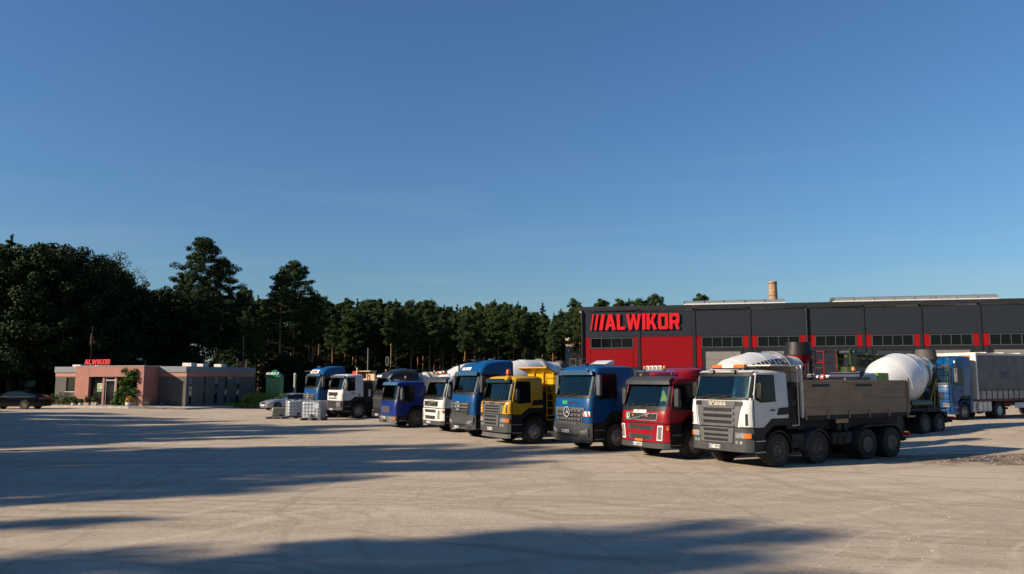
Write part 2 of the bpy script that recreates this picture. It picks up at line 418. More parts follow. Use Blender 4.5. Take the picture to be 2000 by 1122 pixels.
FLOOR = M('forest floor', (.045,.045,.022), .95, 0, 0, .5, 1.2, bump=.6, bscale=6)
VERGE = M('grassy verge soil', (.09,.10,.035), .95, 0, 0, .4, 1.5, bump=.5, bscale=10)
def sheet(name, outline, dz, mat, kind='structure', cell=2.0):
    xs_ = [p[0] for p in outline]; ys_ = [p[1] for p in outline]
    def inside(x, y):
        c = False
        for i in range(len(outline)):
            (x1,y1),(x2,y2) = outline[i], outline[i-1]
            if (y1 > y) != (y2 > y) and x < (x2-x1)*(y-y1)/(y2-y1)+x1: c = not c
        return c
    gx = np.arange(min(xs_), max(xs_)+cell, cell); gy = np.arange(min(ys_), max(ys_)+cell, cell); m = MB(); idx = {}
    rr = random.Random(3)
    for i, x in enumerate(gx):
        for j, y in enumerate(gy):
            idx[i,j] = len(m.v); a, b_ = x + rr.uniform(-.3,.3)*cell, y + rr.uniform(-.3,.3)*cell; m.v.append((a, b_, gz(a, b_)+dz))
    for i in range(len(gx)-1):
        for j in range(len(gy)-1):
            if inside(gx[i]+cell/2, gy[j]+cell/2): m.f.append((idx[i,j], idx[i+1,j], idx[i+1,j+1], idx[i,j+1]))
    return tag(m.build(name, mat, fix=False), kind=kind)
sheet('forest_floor', [(-110,82),(-40,84),(-26,88),(-18,92),(6,98),(22,112),(70,130),(110,140),(110,210),(-110,210)], .02, FLOOR, cell=3.0)
sheet('forest_floor', [(-110,-40),(-26,-40),(-27,0),(-34,14),(-40,30),(-46,50),(-52,66),(-58,80),(-110,82)], .02, FLOOR, cell=3.0)
v0 = gp(470, 799); v1 = gp(560, 797)
sheet('grass_verge', [(-25.5,73),(-22,72.5),(-18.5,75),(-16,80),(-12,92),(-26,90),(-27,80)], .03, VERGE, cell=.8)

# loose stones
def stones(name, n, region, smin, smax, mat, seed):
    rng = np.random.default_rng(seed); V = []; Fc = []
    base = np.array([(1,0,.1),(0,1,-.1),(-1,0,.1),(0,-1,0),(.1,.1,.75),(0,0,-.4)], float); bf = [(0,1,4),(1,2,4),(2,3,4),(3,0,4)]
    m = MB()
    for k in range(n):
        x, y = region(rng); s = smin + (smax-smin)*rng.random()**3; a = rng.random()*6.3
        ca, sa = math.cos(a), math.sin(a); pr = base * (s*(.7+.6*rng.random()), s*(.6+.6*rng.random()), s*(.5+.5*rng.random()))
        pts = [(x + p[0]*ca - p[1]*sa, y + p[0]*sa + p[1]*ca, gz(x,y) + p[2] + .0) for p in pr]
        m.add(pts, bf)
    return tag(m.build(name, mat, fix=False), kind='stuff')
def reg_near(r):
    while True:
        y = 9.5 + 30*r.random()**1.6; x = (r.random()*2-1)*y*.68; return x, y
stones('loose_gravel', 5000, reg_near, .006, .022, M('pale limestone chips', (.40,.345,.27), .9, 0, 0, .3, 5), 5)
stones('dark_gravel', 1100, reg_near, .006, .02, M('dark stone chips', (.12,.10,.085), .9, 0, 0, .3, 5), 6)
pc = gp(1950, 897)
stones('rubble_by_puddle', 420, lambda r: (pc.x + r.normal()*2.6, pc.y + r.normal()*1.0), .015, .07, M('brown rubble', (.24,.19,.14), .9, 0, 0, .3, 5), 7)

# ================================================================== warehouse
A0 = at(1137, 735, 85.0); A0.z = 0
def wall_px(D, px, py=640):
    d = ray(px, py); n = Vector((-D.y, D.x, 0)); t = n.dot(Vector((A0.x, A0.y, 0)) - Vector((0,0,0))) / n.dot(Vector((d.x, d.y, 0)))
    p = Vector((d.x*t, d.y*t, 0)); return (p - A0).dot(D)
WA = R(13.0); WD = Vector((math.cos(WA), -math.sin(WA), 0))
wh = thing('warehouse', 'long dark grey and red steel-clad warehouse hall with garage doors', 'building', (A0.x, A0.y, 0), -WA)
def hz(px, py):     # height on the facade above ground from a pixel
    t = wall_px(WD, px, py); p = A0 + WD*t; d = ray(px, py); return HC + d.z * (p.y/d.y)
ZC = hz(1137, 600); ZW1 = hz(1195, 660); ZW0 = hz(1195, 679); ZR = hz(1190, 659)
joints = [0.0] + [wall_px(WD, px) for px in (1247.6, 1355.4, 1463.7, 1575.6, 1686, 1798.6, 1914)]
bw = joints[-1] - joints[-2]
for k in range(4): joints.append(joints[-1] + bw)
print('warehouse', A0, 'heights', ZC, ZW1, ZW0, ZR, 'joints', [round(j,2) for j in joints])
WG = M('dark grey cladding', (.017,.022,.031), .7, .0, 0, .10, 2.0, spec=.12, stretch=(8,1,.3))
WGP = M('dark grey trim', (.012,.015,.02), .5, .0, spec=.3)
WR = M('red cladding', (.19,.002,.006), .7, 0, 0, .08, 2.0, spec=.12, stretch=(8,1,.3))
WR2 = M('bright red panel', (.23,.003,.006), .7, spec=.12)
WINGL = M('dark window glass', (.004,.005,.006), .05, spec=.2)
DOORM = M('pale sectional door', (.17,.165,.155), .5, 0, 0, .1, 2.0)
DOORD = M('dark sectional door', (.022,.027,.034), .5)
WDEP = 36.0
ZP = 1.0
MB().box(.05, joints[-1], .30, WDEP, 0, ZC-.35).build('hall_core', WGP, wh)
ZB2 = 3.85
def panels(x0, x1, z0, z1, mat, n=5, name='wall_panel', y=0.0):
    """vertical sandwich panels with a recessed joint"""
    n = max(1, n); w = (x1-x0)/n
    for i in range(n):
        MB().box(x0+i*w+.012, x0+(i+1)*w-.012, y, .29, z0+.01, z1-.01).build(name, mat, wh, bevel=.008)
def window(x0, x1, z0, z1, n=4):
    fr = MB(); t = .09
    fr.box(x0, x1, -.06, .2, z0-.12, z0); fr.box(x0, x1, -.03, .2, z1-t, z1); fr.box(x0, x0+t, -.03, .2, z0+.002, z1-t-.002); fr.box(x1-t, x1, -.03, .2, z0+.002, z1-t-.002)
    w = (x1-x0-2*t)/n
    for i in range(1, n): fr.box(x0+t+i*w-.035, x0+t+i*w+.035, -.03, .2, z0+.002, z1-t-.002)
    f = fr.build('window_frame', M('window frame grey', (.035,.04,.048), .5), wh)
    for i in range(n):
        MB().box(x0+t+i*w+.037, x0+t+(i+1)*w-.037, .04, .08, z0+.003, z1-t-.003).build('pane', WINGL, f)
def gdoor(x0, x1, z1, mat, n=6):
    fr = MB(); fr.box(x0-.22, x0, -.02, .2, 0, z1+.22); fr.box(x1, x1+.22, -.02, .2, 0, z1+.22); fr.box(x0+.002, x1-.002, -.02, .2, z1, z1+.22)
    f = fr.build('garage_door', WGP, wh)
    for i in range(n):
        h = z1/n; MB().box(x0+.01, x1-.01, .06, .12, i*h+.012, (i+1)*h-.012).build('door_section', mat, f, bevel=.01)
for b in range(len(joints)-1):
    x0, x1 = joints[b], joints[b+1]; a, c = x0+.16, x1-.16
    if b == 0: a = .28
    panels(a, c, ZR, ZC-.42, WG, 1)
    if b == 0:
        wx0, wx1 = wall_px(WD, 1153), wall_px(WD, 1236)
        panels(a, wx0-.01, ZB2, ZR, WR, 1); panels(wx1+.01, c, ZB2, ZR, WR, 1); panels(wx0, wx1, ZB2, ZW0-.12, WR, 1)
        MB().box(wx0, wx1, .0, .29, ZW1+.01, ZR-.01).build('wall_panel', WG, wh)
        window(wx0, wx1, ZW0, ZW1)
        panels(a, c, .1, ZB2, WGP, 1)
    elif b == 1:
        panels(a, c, ZB2, ZR, WR, 1); panels(a, c, .1, ZB2, WGP, 1)
    else:
        m_ = .58; w0, w1 = a+m_, c-m_+.05
        MB().box(w0, w1, .0, .29, ZW1+.01, ZR-.01).build('wall_panel', WG, wh)
        lowred = ZB2 if b == 2 else ZW0-.14
        MB().box(a, w0-.01, -.0, .29, lowred, ZR-.02).build('red_panel', WR if b == 2 else WR2, wh, bevel=.008)
        MB().box(w1+.01, c, -.0, .29, ZW0-.14, ZR-.02).build('red_panel', WR2, wh, bevel=.008)
        window(w0, w1, ZW0, ZW1)
        zt = ZW0-.45
        panels(a, w0-.02, .1, lowred-.02, WG, 1); panels(w1+.02, c, .1, ZW0-.16, WG, 1)
        MB().box(w0, w1, .0, .29, zt+.22, ZW0-.13).build('wall_panel', WGP, wh)
        if b == 4: panels(w0, w1, .1, zt+.21, WG, 1)
        else: gdoor(w0+.25, w1-.25, zt, DOORD if b == 5 else DOORM)
    MB().box(x1-.15, x1+.15, -.06, .28, 0, ZC-.42).build('joint_strip', WGP, wh, bevel=.01)
MB().box(-.02, .27, -.07, .32, 0, ZC-.42).build('corner_trim', WGP, wh, bevel=.01)
MB().cyl((.06,-.16,0),(.06,-.16,ZC-.5), .07, n=10).build('downpipe', WGP, wh, smooth=40)
MB().cyl((joints[4],-.16,0),(joints[4],-.16,ZC-.5), .07, n=10).build('downpipe', WGP, wh, smooth=40)
for k in range(len(joints)-1):
    MB().box(joints[k] - (.25 if k == 0 else -.004), joints[k+1]-.004, -.28, .5, ZC-.41, ZC-.02).build('roof_edge_trim', M('black coping', (.014,.015,.018), .4), wh, bevel=.02)
MB().prism([(-.2,.0,ZC-.36),(-.2,WDEP/2,ZC+.7),(-.2,WDEP+.2,ZC-.36),(-.2,WDEP+.2,ZC-.6),(-.2,0,ZC-.6)], (joints[-1]+.4,0,0)).build('roof', M('white roof sheet', (.50,.50,.49), .5), wh)
PC = M('polycarbonate rooflight', (.16,.18,.18), .25, 0, 0, .1)
KW = M('white rooflight kerb', (.50,.49,.46), .5)
def rooflight(px0, px1, y, w, h):
    def tx(px):
        d = ray(px, 585); P0 = A0 + Vector((math.sin(WA), math.cos(WA), 0))*y
        n = Vector((-WD.y, WD.x, 0)); t = n.dot(P0)/n.dot(Vector((d.x, d.y, 0))); return (Vector((d.x*t, d.y*t, 0)) - A0).dot(WD)
    x0, x1 = tx(px0), tx(px1); z = ZC-.36 + 1.06*y/(WDEP/2) + .25
    k = MB().box(x0, x1, y-w/2, y+w/2, z, z+.38).build('rooflight_kerb', KW, wh, bevel=.02)
    n = max(3, int((x1-x0)/1.9)); sw = (x1-x0)/n
    for i in range(n):
        o, q = [], []
        for j in range(9):
            a_ = math.pi*j/8
            o.append([(x, y - math.cos(a_)*w/2*.97, z+.38 + h*math.sin(a_)) for x in (x0+i*sw+.02, x0+(i+1)*sw-.02)]); q.append([(x, y - math.cos(a_)*w/2*.94, z+.38 + (h-.05)*math.sin(a_)) for x in (x0+i*sw+.02, x0+(i+1)*sw-.02)])
        MB().grid(o, q).build('rooflight_vault', PC, k, smooth=40)
        m = MB()
        for j in range(8):
            a_, b_ = math.pi*j/8, math.pi*(j+1)/8; m.bar((x0+i*sw, y-math.cos(a_)*w/2, z+.39+h*math.sin(a_)), (x0+i*sw, y-math.cos(b_)*w/2, z+.39+h*math.sin(b_)), .06)
        m.build('vault_rib', ALU, k)
rooflight(1336, 1531, 9.0, 3.0, .42)
rooflight(1624, 1942, 9.5, 3.0, .50)
# facade letters
sg_ = thing('wall_sign', 'big red block letters with three slashes mounted on the dark warehouse wall', 'sign', (A0.x, A0.y, 0), -WA)
sx0, sx1 = wall_px(WD, 1153, 630), wall_px(WD, 1327, 630); zs0, zs1 = hz(1160, 645.5), hz(1160, 615)
SIGN = M('bright red sign face', (.52,.003,.006), .4, var=.03)
ls, wtot = logo_strokes('123ALWIKOR', .09)
hgt = (zs1 - zs0); kx = (sx1-sx0)/wtot
for ch, polys in ls:
    m = MB()
    for k, p in enumerate(polys):
        m.prism([(sx0 + a_*kx, -.10 - .0025*(k % 4), zs0 + b_*hgt) for a_, b_ in p], (0, -.09, 0))
        m.add([], [])
    m.build('letter', SIGN, sg_)
m = MB()
for k in range(12): m.cyl((sx0+.4+k*(sx1-sx0-.8)/11, .0, (zs0+zs1)/2), (sx0+.4+k*(sx1-sx0-.8)/11, -.14, (zs0+zs1)/2), .03, n=6)
m.build('standoff', WGP, sg_)

# brick chimney behind the hall
p = at(1511, 600, 150.0)
ztop = HC + ray(1511, 552).z * 150/ray(1511, 552).y
ch = thing('brick_chimney', 'round brick chimney rising behind the warehouse roof', 'chimney', (p.x, p.y, 0))
def brick_mat():
    m = M('yellow brown brick', (.33,.20,.10), .85, 0, 0, .35, 3.0)
    nt = m.node_tree; N = nt.nodes; L = nt.links; br = N.new('ShaderNodeTexBrick')
    br.inputs['Color1'].default_value = (.36,.21,.10,1); br.inputs['Color2'].default_value = (.26,.14,.07,1); br.inputs['Mortar'].default_value = (.28,.24,.19,1)
    br.inputs['Scale'].default_value = 4.0; br.inputs['Mortar Size'].default_value = .02
    tc = N.new('ShaderNodeTexCoord'); sp = N.new('ShaderNodeSeparateXYZ'); cb = N.new('ShaderNodeCombineXYZ'); at2 = N.new('ShaderNodeMath'); at2.operation = 'ARCTAN2'
    L.new(tc.outputs['Object'], sp.inputs[0]); L.new(sp.outputs[1], at2.inputs[0]); L.new(sp.outputs[0], at2.inputs[1]); L.new(at2.outputs[0], cb.inputs[0]); L.new(sp.outputs[2], cb.inputs[1]); L.new(cb.outputs[0], br.inputs['Vector'])
    mx = [n for n in N if n.bl_idname == 'ShaderNodeMix'][0]; L.new(br.outputs[0], mx.inputs[6]); return m
BR = brick_mat()
MB().lathe([(0,1.2),(ztop-.9,.74),(ztop,.73)], (0,0,0), (0,0,1), 24).build('shaft', BR, ch, smooth=40)
for z, r_ in ((ztop-.28,.80),(ztop-2.6,.79),(ztop-5.2,.82)): MB().lathe([(0,r_-.1),(0,r_),(.12,r_),(.12,r_-.1)], (0,0,z), (0,0,1), 24, close=True).build('iron_band', RUST, ch)
MB().lathe([(0,.76),(.18,.80),(.3,.78),(.3,.5)], (0,0,ztop-.14), (0,0,1), 24).build('crown', BR, ch)

# concrete silo pillar among the trees
p = at(1118, 680, 118.0)
t = thing('concrete_pillar', 'pale round concrete pillar among pines just left of the warehouse', 'pillar', (p.x, p.y, 0))
MB().lathe([(0,1.1),(8.6,1.05),(8.8,.9)], (0,0,0), (0,0,1), 20).build('shaft', M('pale concrete', (.34,.30,.22), .85, 0, 0, .2, 1.0), t, smooth=40)
for z in (2.2,4.4,6.6): MB().lathe([(0,1.0),(0,1.13),(.1,1.13),(.1,1.0)], (0,0,z), (0,0,1), 20, close=True).build('ring', M('dark concrete', (.16,.14,.11), .85), t)

# ================================================================== office
E1 = Vector((math.cos(R(15)), -math.sin(R(15)), 0)); E2 = Vector((math.sin(R(15)), math.cos(R(15)), 0))
def vplane(P0, D, px, py):
    d = ray(px, py); n = Vector((-D.y, D.x, 0)); t = n.dot(Vector((P0.x, P0.y, 0)))/n.dot(Vector((d.x, d.y, 0)))
    p = Vector((d.x*t, d.y*t, HC + d.z*t)); return p
R0 = at(280, 755, 68.5); OG = gz(R0.x, R0.y); R0.z = OG
of = thing('office_building', 'low flat-roofed office with pink portal front and dark grey side wing', 'building', R0, -R(15))
# local frame: x along the front (right positive, 0 at the pink right-hand corner), y into the depth
def lx(px, y=0.0, py=755):
    P0 = R0 + E2*y; p = vplane(P0, E1, px, py); return (p - R0).dot(E1)
def lz(px, py, y=0.0):
    P0 = R0 + E2*y; return vplane(P0, E1, px, py).z - OG
def ly(px, x=0.0, py=755):
    P0 = R0 + E1*x; p = vplane(P0, E2, px, py); return (p - R0).dot(E2)
xl = lx(146); rec = ly(308); xg = lx(106, rec); xc = lx(363.5, rec); yend = ly(497, xc); HT = lz(250, 715.5)
HS = lz(335, 716, rec)
print('office', R0, 'xl', xl, 'rec', rec, 'xg', xg, 'xc', xc, 'yend', yend, 'HT', HT, HS)
PINK = M('salmon pink render', (.30,.13,.105), .85, 0, 0, .10, 1.5, .25, .2, 30, dcol=(.2,.13,.10), zlow=-.2, zhigh=1.2)
FASC = M('grey blue fascia', (.13,.15,.18), .5, 0, 0, .08)
GWAL = M('grey render', (.075,.075,.072), .85, 0, 0, .12, 2.0, bump=.2)
OWIN = M('office glass', (.008,.009,.010), .06, spec=.6)
CONC = M('paving concrete', (.36,.32,.27), .9, 0, 0, .2, 2.0, bump=.3)
zl = lz(230, 736.2)               # lintel underside
zb1, zb2 = HS - .52, HS - .88     # fascia and band
xo0, xo1 = lx(172.8), lx(267)
HALL_Y = yend
MB().box(xl+.35, -.35, .5, HALL_Y-.3, 0, HT-.15).build('core', GWAL, of)
MB().box(xg+.12, xc-.35, rec+.32, HALL_Y-.2, 0, HS-.12).build('core', GWAL, of)
MB().box(xl, xo0, 0, .4, 0, HT).build('portal_pier', PINK, of, bevel=.015); MB().box(xo1, 0, 0, .4, 0, HT).build('portal_pier', PINK, of, bevel=.015)
MB().box(xo0+.003, xo1-.003, .003, .4, zl, HT-.003).build('portal_lintel', PINK, of)
MB().box(-.3, -.004, .404, rec+.3, 0, HT-.004).build('portal_side_wall', PINK, of); MB().box(xl+.004, xl+.3, .404, rec+.3, 0, HT-.004).build('portal_side_wall', PINK, of)
MB().box(xl-.03, .03, -.03, rec+.4, HT, HT+.05).build('roof_edge', ALU, of)
# left part and recessed right part, then side wing
def band(x0, x1, nm=''):
    MB().box(x0, x1, rec-.08, rec+.3, zb1, HS).build('fascia', FASC, of, bevel=.01)
    MB().box(x0+.06, x1-.0, rec-.0, rec+.28, zb2, zb1-.01).build('orange_band', M('orange band', (.33,.13,.08), .6), of)
band(xg, xl-.004); band(.004, xc)
wx0, wx1 = lx(128.5, rec), xl-.01; wz0, wz1 = lz(135, 765, rec), lz(135, 737.5, rec)
MB().box(xg+.08, wx0, rec+.02, rec+.3, 0, zb2-.01).build('wall', GWAL, of); MB().box(wx0+.002, xl-.01, rec+.022, rec+.3, 0, wz0-.05).build('wall', GWAL, of)
MB().box(wx0+.002, xl-.01, rec+.022, rec+.3, wz1, zb2-.012).build('wall', GWAL, of)
w_ = MB().box(wx0, wx1, rec+.12, rec+.16, wz0, wz1).build('window', OWIN, of); MB().box(wx0-.02, wx1, rec-.06, rec+.13, wz0-.06, wz0).build('sill', P_WHITE, w_)
MB().box(.004, xc-.02, rec+.02, rec+.3, 0, zb2-.01).build('wall', GWAL, of)
MB().box(xc-.3, xc+.02, rec+.32, HALL_Y+.05, zb1, HS).build('fascia', FASC, of, bevel=.01)
MB().box(xc-.3, xc-.03, rec+.32, HALL_Y, zb2, zb1-.01).build('orange_band', M('orange band', (.50,.20,.11)), of)
MB().box(xc-.3, xc-.05, rec+.32, HALL_Y, 0, .22).build('wall_base', GWAL, of)
# narrow full-height windows of the side wing
def wingpx(px): return ly(px, xc)
wins = [(370.5, 378), (399, 404), (420, 428), (440, 446), (463, 470)]
prev = rec + .33
def wz(px, py):
    P0 = R0 + E1*xc; return vplane(P0, E2, px, py).z - OG
for i, (a, b) in enumerate(wins):
    y0, y1 = wingpx(a), wingpx(b)
    MB().box(xc-.28, xc-.05, prev, y0, .22, zb2-.012).build('wall', GWAL, of)
    f = MB(); f.box(xc-.14, xc-.08, y0, y0+.05, .25, zb2-.02); f.box(xc-.14, xc-.08, y1-.05, y1, .25, zb2-.02); f.box(xc-.14, xc-.08, y0+.05, y1-.05, 1.35, 1.42)
    fo = f.build('window_frame', FASC, of); MB().box(xc-.18, xc-.14, y0, y1, .25, zb2-.02).build('pane', OWIN, fo)
    if i in (0, 2, 4): MB().box(xc-.13, xc-.115, y0+.06, y1-.06, 1.9, zb2-.03).build('blind', M('grey roller blind', (.12,.13,.15), .7), fo)
    if i in (0, 3, 4): MB().box(xc-.13, xc-.115, y0+.06, y1-.06, .9, 1.3 if i else 1.75).build('pale_paper', M('pale yellow paper', (.36,.34,.22), .8), fo)
    prev = y1
MB().box(xc-.28, xc-.05, prev, HALL_Y-.01, .22, zb2-.012).build('wall', GWAL, of)
MB().box(xc-.05, xc-.02, wingpx(443), wingpx(452), zb2-.20, zb2-.06).build('house_number_plate', M('pale plate', (.25,.24,.20), .6), of)
MB().box(xg+.1, xc-.1, rec+.32, HALL_Y-.02, HS-.1, HS-.04).build('flat_roof', WGP, of)
MB().box(xg+.02, xg+.1, rec+.32, HALL_Y, 0, HS-.02).build('wall', GWAL, of); MB().box(xg+.1, xc-.3, HALL_Y-.2, HALL_Y, 0, HS-.02).build('wall', GWAL, of)
# entrance inside the portal
def ex(px): return lx(px, .35)
w1_ = MB().box(xo0, ex(202), .30, .34, .2, zl).build('shop_window', OWIN, of)
MB().box(ex(203), ex(207), .15, .38, 0, zl).build('door_post', PINK, of, bevel=.01)
dz = lz(218, 743, .35)
fr = MB(); x0_, x1_ = ex(208), ex(227)
fr.box(x0_, x0_+.07, .22, .32, .05, zl); fr.box(x1_-.07, x1_, .22, .32, .05, zl); fr.box(x0_+.071, x1_-.071, .22, .32, zl-.07, zl); fr.box(x0_+.071, x1_-.071, .22, .32, dz-.05, dz+.05); fr.box(x0_+.071, x1_-.071, .22, .32, .05, .15)
d_ = fr.build('door', ALU, of); MB().box(x0_+.07, x1_-.07, .26, .28, .15, zl-.07).build('pane', OWIN, d_); MB().cyl((x1_-.14,.2,.95),(x1_-.14,.2,1.35),.015,n=8).build('handle', CHROME, d_)
MB().box(ex(228), ex(231), .15, .38, 0, zl).build('door_post', PINK, of, bevel=.01)
MB().box(ex(231)+.01, xo1, .30, .34, .2, zl).build('shop_window', OWIN, of)
MB().box(xo0, ex(203)-.01, .2, .38, 0, .2).build('plinth', GWAL, of); MB().box(ex(231)+.01, xo1, .2, .38, 0, .2).build('plinth', GWAL, of)
po = MB().box(ex(191.5), ex(201), .26, .29, lz(196, 765, .3), lz(196, 749, .3)).build('poster', M('pale green poster', (.35,.38,.25), .7, var=.2, scale=6), of)
MB().box(ex(191.5), ex(201), .252, .26, lz(196, 763.6, .3), lz(196, 759.5, .3)).build('poster_strip', M('green poster strip', (.06,.22,.08), .7), po)
m = MB()
for k in range(3): m.box(ex(193), ex(199.5)-.1*k, .25, .258, lz(196, 752.5+k*2.2, .3), lz(196, 751.6+k*2.2, .3))
m.build('poster_lines', RUST, po)
for (px0, px1, y, h) in ((139, 155, 2.4, .2), (181, 191, 2.0, .12), (237, 250, 3, .10), (354, 372, 3.0, .32), (379, 395, 5.0, .28), (416, 431, 8.0, .30)):
    x0_ = lx(px0, y); x1_ = lx(px1, y)
    MB().box(x0_, x1_, y, y+.8, HS-.05, HS+h).build('roof_vent', KW, of, bevel=.03)
# roof letters
rs = thing('roof_sign', 'small red block letters standing on posts on the office roof', 'sign', R0, -R(15))
y_ = .35; xa, xb = lx(164, y_), lx(213.5, y_); za, zb_ = lz(190, 712.3, y_), lz(190, 702.5, y_)
ls, wtot = logo_strokes('ALWIKOR', .07); kx = (xb-xa)/wtot
for ch_, polys in ls:
    m = MB()
    for k, p in enumerate(polys): m.prism([(xa + a_*kx, y_ - .002*(k % 4), za + b_*(zb_-za)) for a_, b_ in p], (0, -.10, 0))
    m.build('letter', SIGN, rs)
m = MB(); m.box(xa, xb, y_+.01, y_+.05, za+.05, za+.10)
for px in (174, 194, 208): x_ = lx(px, y_); m.box(x_-.03, x_+.03, y_+.01, y_+.07, HT+.05, za+.1)
m.build('sign_post', ALU, rs)
an = thing('roof_antenna', 'thin antenna mast standing on the office roof behind the red letters', 'antenna', R0 + E1*lx(174, 1.0) + E2*1.0 + Vector((0,0,HT)))
m = MB(); m.cyl((0,0,-.2),(0,0,3.6),.025,n=6); m.build('mast', CHAS, an)
m = MB()
for k in range(4): m.bar((-.25+.03*k,0,2.1+k*.18),(.25-.03*k,0,2.1+k*.18),.02)
m.cyl((-.08,0,2.0),(-.08,0,2.9),.04,n=6); m.build('aerial', RUST, an)
# pavement and kerb in front
def strip(name, pts_f, pts_b, z, mat):
    m = MB(); n = len(pts_f)
    o = [[(p.x, p.y, gz(p.x,p.y)+z) for p in pts_f], [(p.x, p.y, gz(p.x,p.y)+z) for p in pts_b]]; i = [[(p.x, p.y, gz(p.x,p.y)-.1) for p in pts_f], [(p.x, p.y, gz(p.x,p.y)-.1) for p in pts_b]]
    return tag(m.grid(o, i).build(name, mat), kind='structure')
Lf = lambda x, y: R0 + E1*x + E2*y
pv = thing('pavement', None, None, (0,0,0)); tag(pv, kind='structure'); del pv
x_ = xg - 1.0
strip('office_pavement', [Lf(x_, -2.6), Lf(-4,-2.7), Lf(.8,-2.6), Lf(xc+1.8, -.6), Lf(xc+1.9, 2.5), Lf(xc+1.6, HALL_Y*.6)], [Lf(x_, rec), Lf(-4, .3), Lf(-.2, .3), Lf(xc-.1, rec), Lf(xc-.1, 3), Lf(xc-.1, HALL_Y*.6)], .12, CONC)
bpy.data.objects.remove(bpy.data.objects['pavement'])

# pots, ivy, bush, bicycle
def leaf_cloud(rng, centers, n, size, flat=1.0, up=0.3):
    """n small leaf faces around ellipsoid centers [(c, rx, ry, rz)]"""
    cs = np.array([c[0] for c in centers]); rs_ = np.array([c[1:] for c in centers])
    k = rng.integers(0, len(centers), n)
    d = rng.normal(size=(n, 3)); d /= np.linalg.norm(d, axis=1)[:, None]
    r_ = rng.random(n) ** .45
    P = cs[k] + d * r_[:, None] * rs_[k]
    nrm = d*.6 + rng.normal(size=(n, 3))*.6 + np.array([0, 0, up]); nrm /= np.linalg.norm(nrm, axis=1)[:, None]
    t = np.cross(nrm, rng.normal(size=(n, 3))); t /= np.linalg.norm(t, axis=1)[:, None]; b_ = np.cross(nrm, t)
    s = size * (.6 + .8*rng.random(n))[:, None]
    V = np.concatenate([P - t*s*.5, P + b_*s*.45*flat + t*s*.05, P + t*s*.6, P - b_*s*.45*flat], axis=1).reshape(-1, 3)
    return V
def quad_mesh(name, V, mat):
    nq = len(V)//4; me = bpy.data.meshes.new(name)
    me.vertices.add(len(V)); me.vertices.foreach_set('co', V.astype(np.float32).ravel())
    me.loops.add(nq*4); me.loops.foreach_set('vertex_index', np.arange(nq*4, dtype=np.int32))
    me.polygons.add(nq); me.polygons.foreach_set('loop_start', np.arange(nq, dtype=np.int32)*4); me.polygons.foreach_set('loop_total', np.full(nq, 4, np.int32))
    me.update(); me.validate(); me.materials.append(mat); return me
def leaf_mat(name, col, col2, scale=.5):
    if name in MATS: return MATS[name]
    m = bpy.data.materials.new(name); m.use_nodes = True; nt = m.node_tree; N = nt.nodes; L = nt.links; b = N['Principled BSDF']
    ge = N.new('ShaderNodeNewGeometry'); tc = N.new('ShaderNodeTexCoord'); no = N.new('ShaderNodeTexNoise'); no.inputs['Scale'].default_value = scale; no.inputs['Detail'].default_value = 4
    L.new(tc.outputs['Object'], no.inputs['Vector'])
    oi = N.new('ShaderNodeObjectInfo')
    ad = N.new('ShaderNodeMath'); ad.operation = 'ADD'; L.new(no.outputs[0], ad.inputs[0]); L.new(oi.outputs['Random'], ad.inputs[1])
    mr_ = N.new('ShaderNodeMapRange'); mr_.inputs[1].default_value = .5; mr_.inputs[2].default_value = 1.5; L.new(ad.outputs[0], mr_.inputs[0])
    mx = N.new('ShaderNodeMix'); mx.data_type = 'RGBA'; mx.inputs[6].default_value = (*col, 1); mx.inputs[7].default_value = (*col2, 1); L.new(mr_.outputs[0], mx.inputs[0])
    rp = N.new('ShaderNodeMapRange'); rp.inputs[3].default_value = .65; rp.inputs[4].default_value = 1.4; L.new(ge.outputs['Random Per Island'], rp.inputs[0])
    mu = N.new('ShaderNodeMix'); mu.data_type = 'RGBA'; mu.blend_type = 'MULTIPLY'; mu.inputs[0].default_value = 1; L.new(mx.outputs[2], mu.inputs[6]); L.new(rp.outputs[0], mu.inputs[7])
    L.new(mu.outputs[2], b.inputs['Base Color']); b.inputs['Roughness'].default_value = .7; b.inputs['Specular IOR Level'].default_value = .12
    b.inputs['Subsurface Weight'].default_value = 0
    MATS[name] = m; return m
LEAF_PINE = leaf_mat('pine needles', (.021,.042,.014), (.042,.066,.018))
LEAF_SPR = leaf_mat('spruce needles', (.020,.042,.020), (.035,.058,.024))
LEAF_DEC = leaf_mat('broad leaves', (.012,.024,.007), (.024,.040,.011))
LEAF_BIR = leaf_mat('birch leaves', (.075,.095,.05), (.12,.13,.08))
LEAF_IVY = leaf_mat('ivy leaves', (.045,.10,.018), (.08,.16,.03), 2)
LEAF_DRY = leaf_mat('dry brown needles', (.14,.09,.055), (.10,.075,.05))
LEAF_GRASS = leaf_mat('grass blades', (.12,.17,.025), (.22,.24,.05), 1)
LEAF_WEED = leaf_mat('dark weeds', (.035,.06,.015), (.07,.10,.02), 1)
rng = np.random.default_rng(11)
iv = thing('ivy', 'green ivy climbing the right pier beside the office door', 'ivy', Lf(lx(250), -.25))
cen = []
for k in range(46):
    t_ = rng.random(); zc = .2 + 2.9*t_; xx = (rng.random()-.5)*(1.9 - .9*t_) + .25*t_
    cen.append(((xx, (rng.random()-.5)*.35, zc), .32, .24, .30))
bpy.data.meshes
o = use_mesh('foliage', quad_mesh('ivy_foliage', leaf_cloud(rng, cen, 5200, .11), LEAF_IVY), iv)
m = MB()
for k in range(5): m.tube([((k-2)*.15, .1, 0), ((k-2)*.2, .12, 1.2), ((k-2)*.25+.1, .12, 2.6)], .02, 5)
m.build('stem', RUST, iv)
